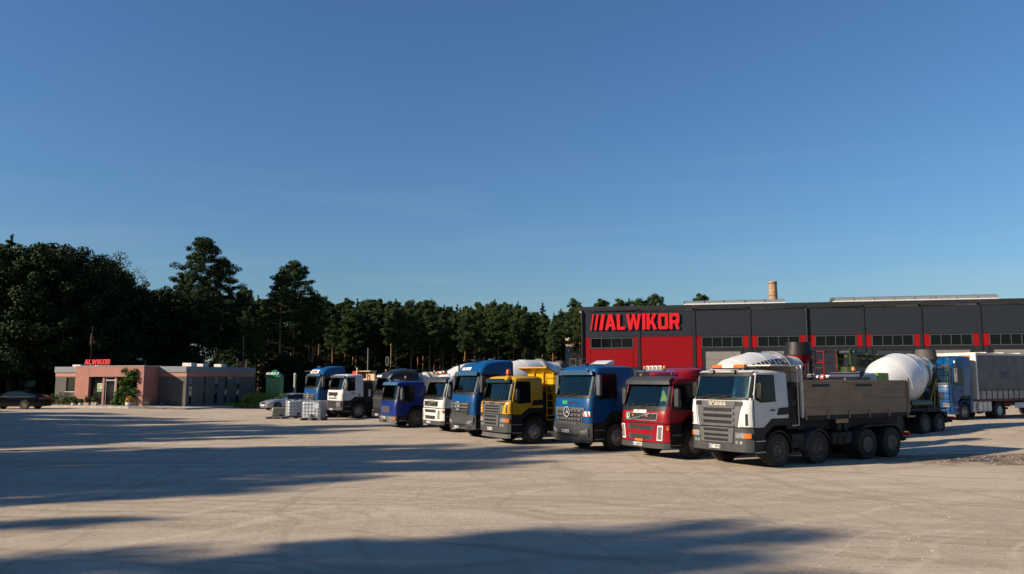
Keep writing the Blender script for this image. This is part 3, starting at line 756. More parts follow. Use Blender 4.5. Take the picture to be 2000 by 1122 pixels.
def potted(px, y, kind, label, w=.3):
    base = Lf(lx(px, y), y) + Vector((0,0,.12))
    t_ = thing('planter', label, 'planter', base, 0, 'planters along the office front')
    pm = {'white': P_WHITE, 'grey': CONC, 'dark': GWAL}[kind]
    if kind == 'white': MB().lathe([(0,w*.6),(w*.5,w*1.0),(w*1.1,w*.95),(w*1.15,w*.8)], (0,0,0), (0,0,1), 18).build('pot', pm, t_, smooth=40)
    else: MB().box(-w, w, -w*.7, w*.7, 0, w*1.3).build('pot', pm, t_, bevel=.03)
    return t_
for (px, y, kind, lab, w, lm, hh) in ((146, -1.2, 'white', 'low white bowl planter left of the pink pier', .20, LEAF_WEED, .25), (160, -1.0, 'white', 'round white pot in front of the left pink pier', .20, LEAF_WEED, .35),
        (172, -.9, 'grey', 'grey box planter below the shop window edge', .2, LEAF_WEED, .6), (187, -.9, 'grey', 'pale box planter below the poster', .24, LEAF_WEED, .8),
        (254, -1.6, 'white', 'round white pot overflowing with orange flowers beside the bicycle', .30, None, .5)):
    t_ = potted(px, y, kind, lab, w)
    lm = lm or M('orange flowers', (.45,.22,.02), .7, var=.4, scale=9)
    use_mesh('plant', quad_mesh('plant_leaves', leaf_cloud(rng, [((0,0,w*1.2+hh*.4), w*1.2, w*1.0, hh*.6)], 420, .09), lm), t_)
bu_ = thing('bush', 'dark shrub against the grey left end of the office', 'shrub', Lf(lx(124, -.3), -.3))
use_mesh('foliage', quad_mesh('bush_leaves', leaf_cloud(rng, [((-.9,0,.5),.7,.5,.6),((.2,0,.6),.8,.5,.7),((1.0,0,.4),.6,.5,.5)], 2200, .10), LEAF_WEED), bu_)
m = MB(); 
for k in range(5): m.tube([(0,0,0), ((k-2)*.35,0,.6)], .02, 5)
m.build('stem', RUST, bu_)
def bicycle(label, loc, rz):
    t_ = thing('bicycle', label, 'bicycle', loc, rz)
    for x in (-.53, .53):
        w_ = MB().lathe([(-.015,.33),(-.015,.355),(.015,.355),(.015,.33)], (x,0,.35), (0,1,0), 28, close=True).build('wheel', RUBBER, t_, smooth=40)
        m = MB()
        for k in range(9): a_ = k*2*math.pi/9; m.bar((x,0,.35),(x+.335*math.cos(a_),0,.35+.335*math.sin(a_)),.006)
        m.build('spokes', ALU, w_)
    m = MB(); m.tube([(-.53,0,.35),(-.18,0,.82),(.38,0,.85),(-.08,0,.32),(-.18,0,.82)], .018, 6); m.tube([(-.53,0,.35),(-.08,0,.32)], .014, 6); m.tube([(.53,0,.35),(.36,0,.98)], .018, 6)
    m.build('frame', BLACK, t_)
    m = MB(); m.tube([(.36,-.28,1.03),(.36,0,.99),(.36,.28,1.03)], .014, 6); m.build('handlebar', CHROME, t_)
    MB().box(-.32,-.06,-.07,.07,.93,.98).build('saddle', BLACK, t_, bevel=.02); MB().cyl((-.18,0,.8),(-.19,0,.94),.014,n=6).build('seat_post', ALU, t_)
    MB().lathe([(-.01,.09),(.01,.09)], (-.08,.05,.32), (0,1,0), 16).build('chainring', CHAS, t_)
    MB().box(-.75,-.35,-.07,.07,.74,.76).build('rack', CHAS, t_)
q = Lf(lx(276, -2.0), -2.0); bicycle('dark bicycle standing on the pavement before the pink corner', (q.x, q.y, gz(q.x,q.y)+.12), -R(15)+math.pi)
# things on the right of the office front
for (px, y, lab, col) in ((318, rec-.5, 'small blue bag lying at the foot of the shaded grey wall', (.05,.10,.16)),):
    q = Lf(lx(px, y), y); t_ = thing('plastic_bag', lab, 'bag', (q.x, q.y, gz(q.x,q.y)+.12))
    m = MB(); m.lathe([(0,.22),(.12,.26),(.24,.15),(.34,.05)], (0,0,0), (0,0,1), 10); m.lathe([(0,.3),(.07,.3),(.1,.1)], (.5,0,0), (0,0,1), 9); m.build('bag', M('blue plastic', col, .3), t_, smooth=50)

# lamp posts
def lamp_post(px, py_top, Y, label, head=True, base_z=0.0, side=-1):
    p_ = at(px, py_top, Y); t_ = thing('lamp_post', label, 'lamp post', (p_.x, p_.y, base_z)); H = p_.z - base_z
    MB().cyl((0,0,0),(0,0,H), .07, .045, n=10).build('pole', M('grey post', (.16,.17,.18), .5, .4), t_, smooth=40)
    if head:
        MB().bar((0,0,H-.03),(side*.75,0,H+.05),.05).build('arm', M('grey post', (.16,.17,.18)), t_)
        MB().lathe([(0,.05),(.12,.16),(.55,.13),(.62,.04)], (side*.35,0,H+.04), (side,0,.08), 12).build('lamp_head', P_WHITE, t_, smooth=50)
lamp_post(284.5, 703.5, 84, 'street lamp with white head just above the pink office corner')
lamp_post(476, 655, 92, 'tall thin pole behind the right end of the office', head=False)
lamp_post(719, 680, 84, 'thin pale pole rising behind the white day-cab truck', head=False)
lamp_post(172, 668, 88, 'thin mast rising against the dark wood behind the office letters', head=False) if False else None

# green sign far left
p_ = at(60, 752, 78); t_ = thing('green_board', 'faint dark green board on posts under the trees left of the office', 'sign', (p_.x, p_.y, .33))
zt = at(60, 744, 78).z - .33; MB().box(-.55,.45,-.02,.02,zt-.55,zt).build('board', M('dark green board', (.02,.07,.06), .6), t_)
m = MB(); m.box(-.5,-.44,.02,.07,0,zt-.1); m.box(.34,.40,.02,.07,0,zt-.1); m.build('post', CHAS, t_)

# green kiosk
KY = 80.0
p0, p1 = at(516, 790, KY), at(543, 790, KY)
t_ = thing('garden_kiosk', 'light green kiosk with darker green pointed roof and white lettering', 'kiosk', ((p0.x+p1.x)/2, KY+1, 0))
hw = (p1.x-p0.x)/2; ze = at(530, 736, KY).z; zp = at(530, 726, KY).z
for k in range(6):
    MB().box(-hw+k*hw/3+.006, -hw+(k+1)*hw/3-.006, -hw, -hw+.06, 0, ze).build('wall_board', M('pale green boards', (.20,.36,.14), .7), t_, bevel=.008)
MB().box(-hw, hw, -hw+.065, hw, 0, ze-.01).build('wall', M('pale green boards', (.14,.27,.10)), t_)
o_ = hw*1.18; KR = M('green canvas roof', (.005,.16,.075), .6)
MB().add([(-o_,-o_,ze),(o_,-o_,ze),(o_,o_,ze),(-o_,o_,ze),(-.15,0,zp+.15),(.15,0,zp+.15)], [(0,1,5,4),(1,2,5),(2,3,4,5),(3,0,4),(0,3,2,1)]).build('roof', KR, t_)
MB().box(-o_, o_, -o_-.03, -o_, ze-.05, ze+.16).build('valance', KR, t_)
m = MB(); add_text(m, 'KUKS //', .34, lambda a_, b_, d_: (a_-.1, -o_*.72-.03-d_+(b_*.6), ze+.30+b_*.85), depth=.02, bold=.012, shear=.2, sx=1.1); m.build('roof_lettering', WINK, t_)

# concrete marker post right of the kiosk
p_ = at(576, 745, 80); t_ = thing('white_marker_post', 'short pale post between pine trunks left of the far blue truck', 'post', (p_.x, p_.y, 0))
MB().cyl((0,0,0),(0,0,at(576,732,80).z-.05),.12,n=10).build('shaft', M('pale marker', (.35,.33,.26), .7), t_); MB().lathe([(0,.14),(.1,.14),(.2,.05)], (0,0,at(576,732,80).z-.05), (0,0,1), 12).build('cap', P_WHITE, t_)

# ================================================================== water containers
IBCW = M('translucent tank plastic', (.44,.50,.57), .35, 0, 0, .12, 3.0, .25, zlow=0, zhigh=1.4)
IBCD = M('aged dark tank plastic', (.12,.13,.12), .5, 0, 0, .2, 3.0)
GALV = M('galvanised tube', (.28,.30,.33), .4, .7)
def ibc(label, px, py, rz, s=1.12, mat=IBCW, h=1.0, cage=True, wx=1.2, wy=1.0):
    q = gp(px, py); t_ = thing('water_container', label, 'container', (q.x, q.y, 0), rz, 'water containers left of the trucks'); t_.scale = (s, s, s*h)
    m = MB(); 
    for x in (-.5, 0, .5): m.box(x*wx-.05, x*wx+.05, -wy/2, wy/2, 0, .10)
    for y in (-.42, 0, .42): m.box(-wx/2, wx/2, y*wy-.05, y*wy+.05, .102, .13)
    m.build('pallet', M('dark pallet', (.05,.05,.055), .7), t_)
    b_ = MB().box(-wx/2+.03, wx/2-.03, -wy/2+.03, wy/2-.03, .14, 1.13).build('tank', mat, t_, bevel=.10)
    m = MB()
    if cage:
        for k in range(6):
            z = .16 + .98*k/5; c_ = [(-wx/2,-wy/2,z),(wx/2,-wy/2,z),(wx/2,wy/2,z),(-wx/2,wy/2,z),(-wx/2,-wy/2,z)]; m.tube(c_, .013 if k < 5 else .02, 5)
        for k in range(7):
            x = -wx/2 + wx*k/6
            for y in (-wy/2, wy/2): m.cyl((x,y,.14),(x,y,1.14),.012,n=5,cap=False)
        for k in range(6):
            y = -wy/2 + wy*k/5
            for x in (-wx/2, wx/2): m.cyl((x,y,.14),(x,y,1.14),.012,n=5,cap=False)
        for x in (-.25,.25): m.bar((x,-wy/2,1.15),(x,wy/2,1.15),.04,.02)
        m.build('cage', GALV, t_)
    MB().cyl((0,0,1.12),(0,0,1.19),.11,n=16).build('lid', BLACK, t_, smooth=40)
    v = MB(); v.cyl((.05,-wy/2-.06,.25),(.05,-wy/2+.04,.25),.06,n=10); v.box(-.02,.14,-wy/2-.08,-wy/2-.03,.22,.36); v.build('outlet_valve', BLACK, t_)
    if cage: MB().box(.18,.48,-wy/2-.02,-wy/2-.012,.70,.98).build('label_plate', M('pale label', (.42,.44,.45), .5), t_)
    return t_
ibc('white caged water container, rightmost and nearest of the group, on a black pallet', 613, 821, R(-8))
ibc('white caged water container, left one next to the low dark tank', 578, 817, R(24), 1.10)
ibc('white caged water container standing behind the front one', 606, 814.5, R(8), 1.10)
ibc('low dark plastic tank without cage on a pallet, left end of the containers', 547, 815.5, R(15), 1.0, IBCD, .62, False)
q = gp(541, 818); t_ = thing('empty_pallet', 'flat dark pallet on the ground left of the low dark tank', 'pallet', (q.x, q.y, 0), R(-10), None)
for k in range(5): MB().box(-.6, .6, -.5+k*.215, -.5+k*.215+.14, .10, .13).build('slat', M('dark pallet', (.05,.05,.055)), t_)
for k in range(3): MB().box(-.6+k*.53, -.6+k*.53+.12, -.5, .5, 0, .098).build('bearer', M('dark pallet', (.05,.05,.055)), t_)

# ------------------------------------------------------------------ wheels (shared meshes)
def tyre_mesh(name, r, w, lugs=30, rin=0.29, mat=None):
    mb = MB(); h = w / 2
    prof = [(-h*.8, rin), (-h, rin+.05), (-h*1.02, r*.82), (-h*.86, r*.965), (-h*.6, r*.985), (h*.6, r*.985), (h*.86, r*.965), (h*1.02, r*.82), (h, rin+.05), (h*.8, rin)]
    mb.lathe(prof, (0,0,0), (0,1,0), 32, close=True)
    for i in range(lugs):                     # tread blocks
        a = 2*math.pi*i/lugs
        for sgn, off in ((-1, 0.0), (1, 0.5)):
            t = a + off * 2*math.pi/lugs; d = Vector((math.cos(t), 0, math.sin(t)))
            mb.bar(d*(r*.985) + Vector((0, sgn*h*.12, 0)), d*(r*.975) + Vector((0, sgn*h*.93, 0)), r*.10, r*.045, up=d)
    return mb.mesh(name, mat or RUBBER, 40)
def rim_front(name, r, w, mat, holes=10):
    mb = MB(); h = w/2
    mb.lathe([(h*.55, r), (h*.98, r*1.0), (h*.98, r*.93), (h*.45, r*.86), (h*.35, r*.80), (h*.80, r*.55), (h*.98, r*.42), (h*1.0, r*.30), (h*1.3, r*.27), (h*1.36, r*.2)], (0,0,0), (0,1,0), 28)
    for i in range(holes):
        a = 2*math.pi*i/holes; d = Vector((math.cos(a), 0, math.sin(a)))
        mb.cyl(d*r*.36 + Vector((0,h*.98,0)), d*r*.36 + Vector((0,h*1.1,0)), .016, n=6)
        t = Vector((-d.z, 0, d.x))
        mb.bar(d*r*.58 + Vector((0,h*.80,0)), d*r*.84 + Vector((0,h*.50,0)), .035, .06, up=(0,1,0))
    return mb.mesh(name, mat, 35)
def rim_rear(name, r, w, mat):
    mb = MB(); h = w/2
    mb.lathe([(h*.98, r*1.0), (h*.98, r*.92), (h*.6, r*.86), (-h*.5, r*.80), (-h*.6, r*.45), (-h*.1, r*.42), (h*.35, r*.40), (h*.45, r*.30)], (0,0,0), (0,1,0), 28)
    for i in range(10):
        a = 2*math.pi*i/10; d = Vector((math.cos(a), 0, math.sin(a)))
        mb.cyl(d*r*.62 + Vector((0,-h*.58,0)), d*r*.62 + Vector((0,-h*.3,0)), .018, n=6)
    return mb.mesh(name, mat, 35)
TYRE = tyre_mesh('tyre', .53, .33)
RF = {'g': rim_front('front_rim', .30, .33, RIM), 'd': rim_front('front_rim_dirty', .30, .33, RIMD)}
RR = {'g': rim_rear('rear_rim', .30, .33, RIMB), 'd': rim_rear('rear_rim_dirty', .30, .33, RIMD)}
def add_wheel(root, x, y, side, front, tone='d', r=.53):
    s = r / .53
    rot = (0, 0, 0) if side > 0 else (0, 0, math.pi)
    w = use_mesh('wheel', TYRE, root, (x, y, r - .02), (0, random.uniform(0, 6), 0) if side > 0 else (0, random.uniform(0, 6), math.pi), (s, 1, s))
    use_mesh('rim', (RF if front else RR)[tone], w)
    return w

s_DASH = M('dashboard plastic', (.14,.15,.145), .7)
s_SEAT = M('seat fabric', (.16,.16,.18), .9)
s_TRIM = M('cab trim', (.14,.135,.12), .9)
# ------------------------------------------------------------------ cabs
class Cab:
    def __init__(s, root, paint, w=1.24, L=1.95, zb=1.25, zws=2.1, zwt=2.95, zr=3.07, rake=.24, high=False, za=1.5, corner=.30, lean=.05, xarch=(-.72, -1.1)):
        s.root, s.paint, s.w, s.L, s.zb, s.zws, s.zwt, s.zr, s.rake, s.corner, s.za, s.xarch = root, paint, w, L, zb, zws, zwt, zr, rake, corner, za, xarch
        F_ = [(0.0, zb), (0.0, (zb+zws)/2), (-lean, zws-.05), (-lean-.02, zws), (-lean-.02-rake, zwt)]
        if high:
            xt = -lean-.02-rake; H = zr - zwt
            F_ += [(xt-.04, zwt+.06), (xt-.16, zwt+.45*H), (xt-.36, zwt+.72*H), (xt-.70, zwt+.88*H), (xt-1.15, zr-.015), (-L+.5, zr)]
        else:
            xt = -lean-.02-rake; H = zr - zwt
            F_ += [(xt-.03, zwt+.35*H), (xt-.10, zwt+.72*H), (xt-.28, zr-.02), (xt-.6, zr)]
        s.F_ = F_
        s.nf = len(F_)
        s.shell()
    def xf(s, z):
        z = max(z, s.F_[0][1]-1)
        return float(np.interp(z, [p[1] for p in s.F_], [p[0] for p in s.F_]))
    def W(s, z):
        t = max(0.0, min(1.0, (z - s.zws) / (s.zr - s.zws)))
        return s.w * (1 - .045 * t)
    def P(s, y, z, out=0.0):
        W = s.W(z); t = min(abs(y) / W, .9985); c = s.corner; n = 3.2
        g = 1 - (1 - t**n) ** (1/n)
        dg = (t**(n-1)) * (1 - t**n) ** (1/n - 1)
        k = c * dg / W * (1 if y >= 0 else -1)
        nl = math.hypot(1, k)
        return Vector((s.xf(z) - c*g + out/nl, math.copysign(t*W, y) + out*k/nl, z))
    def shell(s):
        L, zr, za, zb = s.L, s.zr, s.za, s.zb
        rows = []
        for i, (x, z) in enumerate(s.F_):
            if i == 0: nrm, c = (-1, 0), s.corner
            else:
                if z < s.zwt + .01: nrm, c = (-1, 0), s.corner
                else:
                    f = (i - s.nf + 5) / 5.0 if s.nf > 9 else (i - s.nf + 4) / 4.0
                    f = max(.15, min(1, f)); a = f * math.pi/2
                    nrm, c = (-math.cos(a), -math.sin(a)), s.corner * (1-f) + .13 * f
            rows.append((x, z, nrm, c))
        rows += [(-L+.12, zr-.01, (0,-1), .13), (-L+.02, zr-.05, (.6,-.8), .12), (-L, zr-.15, (1,0), .06), (-L, za+.4, (1,0), .05), (-L, za, (1,0), .05),
                 (s.xarch[1], za, (0,1), .0), (s.xarch[0], zb, (0,1), .0)]
        n = 3.2; A = [R(a) for a in (-90,-80,-68,-56,-44,-32,-16,0,16,32,44,56,68,80,90)]
        pts = []
        for (x, z, nr, c) in rows:
            W = s.W(z); row = []
            for a in A:
                sy = math.copysign(abs(math.sin(a)) ** (2/n), a); cx = 1 - abs(math.cos(a)) ** (2/n)
                row.append((x + nr[0]*c*cx, W*sy, z + nr[1]*c*cx))
            pts.append(row)
        mb = MB(); pts.append(pts[0]); m = len(pts); c = len(A)
        mb.v = [p for r_ in pts[:-1] for p in r_]
        for j in range(m-1):
            k = (j+1) % (m-1)
            zm = (rows[j][1] + rows[k][1]) / 2 if j < len(rows)-1 else 0
            ws = j < len(s.F_) and s.zws < zm < s.zwt
            for i in range(c-1):
                if ws and 3 <= i <= c-5: continue
                mb.f.append((j*c+i, j*c+i+1, k*c+i+1, k*c+i))
        for i in (0, c-1): mb.f.append(tuple(j*c+i for j in range(m-1)))
        s.body = mb.build('cab', s.paint, s.root, smooth=38)
    # slab following the front surface
    def patch(s, name, mat, y0, y1, z0, z1, out=.006, th=.02, parent=None, yt=None, ny=None, nz=2, label=None, mb=None, bevel=0):
        yt = yt or (y0, y1); ny = ny or max(3, int(abs(y1-y0)/.12)+2)
        o, inn = [], []
        for j in range(nz+1):
            f = j/nz; z = z0 + (z1-z0)*f; a = y0 + (yt[0]-y0)*f; b = y1 + (yt[1]-y1)*f
            ys = [a + (b-a)*i/ny for i in range(ny+1)]
            o.append([s.P(y, z, out) for y in ys]); inn.append([s.P(y, z, out-th) for y in ys])
        m2 = mb or MB(); m2.grid(o, inn)
        if mb: return mb
        ob = m2.build(name, mat, parent or s.root, smooth=30, bevel=bevel)
        if label: ob['label'] = label
        return ob
    def side(s, name, mat, poly, out=.01, th=.02, parent=None, both=True, bevel=0, label=None):
        mb = MB()
        for sg in ((1, -1) if both else (1,)):
            a = [Vector((x, sg*(s.W(z)+out), z)) for x, z in poly]
            n = len(a); b = [Vector((p.x, p.y - sg*th, p.z)) for p in a]
            mb.add(a+b, [tuple(range(n)), tuple(range(n,2*n))[::-1]] + [(i,(i+1)%n,n+(i+1)%n,n+i) for i in range(n)])
            if both:
                ob = mb.build(name, mat, parent or s.root, bevel=bevel); mb = MB()
        if not both: ob = mb.build(name, mat, parent or s.root, bevel=bevel)
        if label: ob['label'] = label
        return ob
    def front_fn(s, y0, z0, out=.02):
        return lambda a, b, d: s.P(y0 + a, z0 + b, out + d)
    def glazing(s, wr=.92, visor=None, split=0):
        zws, zwt = s.zws, s.zwt; W = s.w
        yi = W*.90
        s.patch('windscreen_surround', BLACK, -W*.985, W*.985, zws-.03, zws+.05, .006, .02, nz=1); s.patch('windscreen_surround', BLACK, -W*.985, W*.985, zwt-.05, zwt+.03, .006, .02, nz=1)
        for a, b in ((-W*.985, -yi), (yi, W*.985)): s.patch('windscreen_surround', BLACK, a, b, zws+.051, zwt-.051, .006, .02, nz=3)
        ws = s.patch('windscreen', WGLASS, -yi+.002, yi-.002, zws+.052, zwt-.052, .006, .006, nz=4, ny=14)
        MB().box(-.62, -.28, -s.w+.1, s.w-.1, zws-.25, zws+.06).build('dashboard', s_DASH, s.root, bevel=.05)
        for y in (.62, -.62):
            m_ = MB(); m_.box(-1.38, -1.22, y-.25, y+.25, zws-.35, zws+.50); m_.box(-1.34, -1.24, y-.13, y+.13, zws+.52, zws+.70); m_.box(-1.25, -.78, y-.25, y+.25, zws-.45, zws-.30)
            m_.build('seat', s_SEAT, s.root, bevel=.04)
        MB().lathe([(-.015,.21),(-.015,.235),(.015,.235),(.015,.21)], (-.72, .62, zws+.10), (-.5,0,.85), 20, close=True).build('steering_wheel', BLACK, s.root)
        MB().box(-s.L+.06, -s.L+.10, -s.w+.1, s.w-.1, zws-.4, zwt).build('rear_trim', s_TRIM, s.root)
        mb = MB()                                            # cowl and wipers
        for y in (-.75, -.05):
            mb.bar(s.P(y, zws+.0, .05), s.P(y+.42, zws+.10, .04), .022, .03); mb.bar(s.P(y+.05, zws+.11, .035), s.P(y+.75, zws+.13, .035), .018, .025)
        mb.build('wiper', BLACK, ws)
        # door, side window, handle
        for sg in (1, -1): s._one('panel_gap', BLACK, [(-.302, s.zb+.01), (-.28, s.zb+.01), (-.28, zws), (-.302, zws)], .004, .01, sg, 0)
        x0, x1 = -.31, max(-1.45, -s.L+.60)
        xa, xb = s.xarch
        door = [(x0, s.zb+.02), (xa-.03, s.zb+.02), (xb-.02, s.za+.03), (x1, s.za+.03), (x1, zwt+.02), (x0-.16, zwt+.02), (x0, zws+.12)]
        for sg in (1, -1):
            mk = lambda nm, mat, poly, out, th, bev=0, par=None: s._one(nm, mat, poly, out, th, sg, bev, par)
            d = mk('door', s.paint, door, .012, .03, .012)
            zl = zws-.02
            mk('side_window_frame', BLACK, [(x0-.05, zl+.02), (x0-.3, zl-.08), (x1+.05, zl-.05), (x1+.05, zwt-.04), (x0-.2, zwt-.04), (x0-.06, zws+.2)], .018, .02, 0, d)
            mk('side_window', SGLASS, [(x0-.09, zl+.05), (x0-.32, zl-.04), (x1+.09, zl-.01), (x1+.09, zwt-.08), (x0-.22, zwt-.08), (x0-.1, zws+.2)], .024, .02, 0, d)
            h = MB(); h.bar((x1+.30, sg*(s.W(s.za+.3)+.03), s.za+.26), (x1+.12, sg*(s.W(s.za+.3)+.03), s.za+.26), .03, .04); h.build('door_handle', BLACK, d)
    def _one(s, name, mat, poly, out, th, sg, bev, par=None):
        a = [Vector((x, sg*(s.W(z)+out), z)) for x, z in poly]; n = len(a); b = [Vector((p.x, p.y - sg*th, p.z)) for p in a]
        mb = MB().add(a+b, [tuple(range(n)), tuple(range(n,2*n))[::-1]] + [(i,(i+1)%n,n+(i+1)%n,n+i) for i in range(n)])
        return mb.build(name, mat, par or s.root, bevel=bev)
    def mirrors(s, mat=BLACK, x=-.45, z0=None, h=.62, arm=BLACK, dy=.16):
        z0 = s.zws + .02 if z0 is None else z0
        for sg in (1, -1):
            y = sg*(s.w + dy)
            mb = MB(); mb.box(x-.07, x+.07, y-.11, y+.11, z0, z0+h)
            o = mb.build('mirror', mat, s.root, bevel=.04)
            g = MB(); g.box(x-.08, x-.072, y-.08, y+.08, z0+.05, z0+h-.05); g.build('mirror_glass', CHROME, o)
            a = MB(); a.tube([(x-.12, sg*(s.w-.01), z0+h+.02), (x, y, z0+h+.03), (x, y, z0-.03), (x-.12, sg*(s.w-.01), z0-.03)], .018, 6); a.build('mirror_arm', arm, o)
    def bumper(s, mat, z0, z1, out=.04, y=None, th=.32, name='bumper', bevel=.015, par=None):
        y = y or s.w*.998
        return s.patch(name, mat, -y, y, z0, z1, out, th, par, nz=3, ny=22, bevel=bevel)
    def steps(s, mat=BLACK, z0=.42, x0=-.3, x1=-.80, line=True):
        for sg in (1, -1):
            mb = MB(); W = s.w-.03
            mb.prism([(x0, sg*W, z0), (x1, sg*W, z0), (x1-.02, sg*W, s.zb-.02), (x0, sg*W, s.zb-.02)], (0, -sg*.35, 0))
            o = mb.build('step_box', mat, s.root, bevel=.015)
            t = MB()
            for zz in (z0+.06, z0+.40):
                MB().box(x1+.02, x0-.02, min(sg*W, sg*(W+.035)), max(sg*W, sg*(W+.035)), zz, zz+.035).build('step_tread', ALU if line else BLACK, o)
    def fender(s, x, r=.62, w=.42, mat=BLACK, a0=-12, a1=190, y=None):
        for sg in (1, -1): fender(s.root, x, sg, r, w, mat, a0, a1, (y or s.w) )
def fender(root, x, sg, r=.62, w=.42, mat=None, a0=-8, a1=188, yo=1.24, zc=.51, th=.035, flat=None):
    o, i = [], []
    for k in range(15):
        a = R(a0 + (a1-a0)*k/14); ca, sa = math.cos(a), math.sin(a)
        rows_o, rows_i = [], []
        for f, dr in ((0, -.03), (.1, 0), (1, 0)):
            y = sg*(yo - w*f)
            rows_o.append((x + (r+dr)*ca, y, zc + (r+dr)*sa)); rows_i.append((x + (r+dr-th)*ca, y, zc + (r+dr-th)*sa))
        o.append(rows_o); i.append(rows_i)
    return MB().grid(o, i).build('mudguard', mat or BLACK, root, smooth=40)

def disc_lamp(mb, c, fn, y, z, r, out=.05):
    p = fn(y, z, out); q = fn(y, z, out+.02); mb.cyl(p, q, r, n=14)
def plate(cab, y, z, txt, out=.06, w=.52, h=.11):
    pl = cab.patch('number_plate', PLATE, y-w/2, y+w/2, z-h/2, z+h/2, out, .012, nz=1, ny=2)
    cab.patch('plate_band', EUBLUE, y-w/2, y-w/2+.045, z-h/2, z+h/2, out+.002, .01, parent=pl, nz=1, ny=1)
    mb = MB(); add_text(mb, txt, .12, cab.front_fn(y+.02, z-.005, out+.002), depth=.003, bold=.003, sx=.86)
    mb.build('plate_lettering', INK, pl)
def grille_slots(cab, zs, y, h, mat=None, parent=None, out=.012, n=1, name='grille_opening'):
    for z in zs: cab.patch(name, mat or BLACK, -y, y, z-h/2, z+h/2, out, .01, parent=parent, nz=1)
def slats(cab, z0, z1, n, y, h, mat, parent=None, out=.04, th=.03, name='grille_slat', yt=None):
    for i in range(n):
        z = z0 + (z1-z0)*(i+.5)/n
        cab.patch(name, mat, -y, y, z-h/2, z+h/2, out, th, parent=parent, nz=1)
def light_bar(cab, z, x, w=.68, mid=CREAM, y=0):
    mb = MB().box(x-.1, x+.1, y-w-.02, y+w+.02, z, z+.035); b = mb.build('light_bar', BLACK, cab.root, bevel=.01)
    for a, c, m in ((-w, -w*.36, ORANGE), (-w*.355, w*.355, mid), (w*.36, w, ORANGE)):
        MB().box(x-.09, x+.09, y+a, y+c, z+.036, z+.15).build('light_bar_lens', m, b, bevel=.02)
def beacon(root, x, y, z, r=.075, h=.16, mat=ORANGE):
    b = MB().cyl((x,y,z), (x,y,z+.05), r*1.1, n=12).build('beacon', BLACK, root, smooth=40)
    MB().lathe([(0,r),(h*.6,r*.95),(h*.9,r*.7),(h,r*.2)], (x,y,z+.051), (0,0,1), 12).build('beacon_lens', mat, b, smooth=50)
def work_lamp(root, x, y, z, w=.17, h=.12, d=.09):
    b = MB().box(x-d, x, y-w/2, y+w/2, z, z+h).build('roof_lamp', BLACK, root, bevel=.015)
    MB().box(x+.001, x+.008, y-w/2+.015, y+w/2-.015, z+.015, z+h-.015).build('lamp_lens', LAMP, b)

GREENINK_D = M('dark green enamel', (0.01, 0.12, 0.04), 0.4)
# ------------------------------------------------------------------ cab styles
def cab_scania(root, paint, zws=2.12, zwt=2.93, zr=3.06, L=1.95, lettering=True, grey=None, plate_txt='MZT 98706', bar=False):
    grey = grey or PLASG
    c = Cab(root, paint, L=L, zb=1.26, zws=zws, zwt=zwt, zr=zr, rake=.22, za=1.52)
    zb = 1.26; k = (zws - zb) / .86
    c.glazing()
    c.patch('windscreen_top_band', BLACK, -1.12, 1.12, zwt-.09, zwt+.03, .024, .02, nz=1)
    g = c.patch('grille', grey, -.80, .80, zb, zws-.05, .02, .03, yt=(-.97, .97), nz=4, bevel=.008)
    for sg in (-1, 1):
        a, b = sorted((sg*.86, sg*1.235)); at_ = sorted((sg*1.03, sg*1.225)); c.patch('corner_deflector', paint, a, b, zb+.01, zws-.02, .045, .05, yt=tuple(at_), nz=5, ny=8, bevel=.018)
    grille_slots(c, [zb+.14*k, zb+.33*k, zb+.52*k], .60, .085*k, parent=g, out=.026)
    for i, z in enumerate([zb+.055*k, zb+.235*k, zb+.425*k, zb+.62*k]):
        c.patch('grille_slat', grey, -.70, .70, z-.045*k, z+.045*k, .055, .03, parent=g, nz=2, bevel=.012)
    for sg in (-1, 1):
        a, b = sorted((sg*.70, sg*.98))
        c.patch('grille_corner_vent', BLACK, a, b, zws-.20*k, zws-.07, .03, .02, parent=g, nz=1)
        a, b = sorted((sg*1.09, sg*1.155))
        c.patch('air_deflector_slot', BLACK, a, b, zb+.06, zb+.42, .051, .012, nz=2)
    mb = MB(); add_text(mb, 'SCANIA', .20*k, c.front_fn(0, zws-.155*k, .026), depth=.02, bold=.006, sx=1.05); mb.build('grille_lettering', GOLDINK if lettering else PLAS, g)
    b = c.bumper(PLAS, .50, zb-.015, .05)
    lg = c.patch('lower_grille', grey, -.66, .66, .76, zb-.02, .085, .04, yt=(-.72, .72), nz=3, bevel=.012)
    for z in (.86, 1.0, 1.16): c.patch('grille_opening', BLACK, -.52, .50, z-.045, z+.04, .09, .01, parent=lg, nz=1)
    for sg in (-1, 1):
        ys = sorted((sg*.76, sg*1.05)); h = c.patch('headlamp', LAMP, ys[0], ys[1], .93, 1.10, .062, .03, nz=1)
        ys = sorted((sg*1.055, sg*1.21)); c.patch('indicator', ORANGE, ys[0], ys[1], .93, 1.09, .060, .03, nz=1)
        m = MB()
        for y in (.80, .95): m.cyl(c.P(sg*y, .80, .045), c.P(sg*y, .80, .06), .055, n=14)
        m.build('fog_lamp', LAMP, root, smooth=40)
    plate(c, -.12, .63, plate_txt)
    c.steps()
    c.mirrors(x=-.45, h=.50, z0=zws+.03, dy=.13)
    c.fender(-1.40, r=.66, y=1.25)
    c.side('cab_sill', BLACK, [(-.30, 1.25), (-.70, 1.25), (-1.10, 1.51), (-L+.02, 1.51), (-L+.02, 1.30), (-1.20, 1.30), (-.75, 1.0), (-.3, 1.0)], -.02, .06)
    c.side('air_intake', BLACK, [(-L+.60, zb+.36), (-L+.50, zb+.58), (-L+.05, zb+.60), (-L+.05, zb+.38)], .018, .03)
    return c

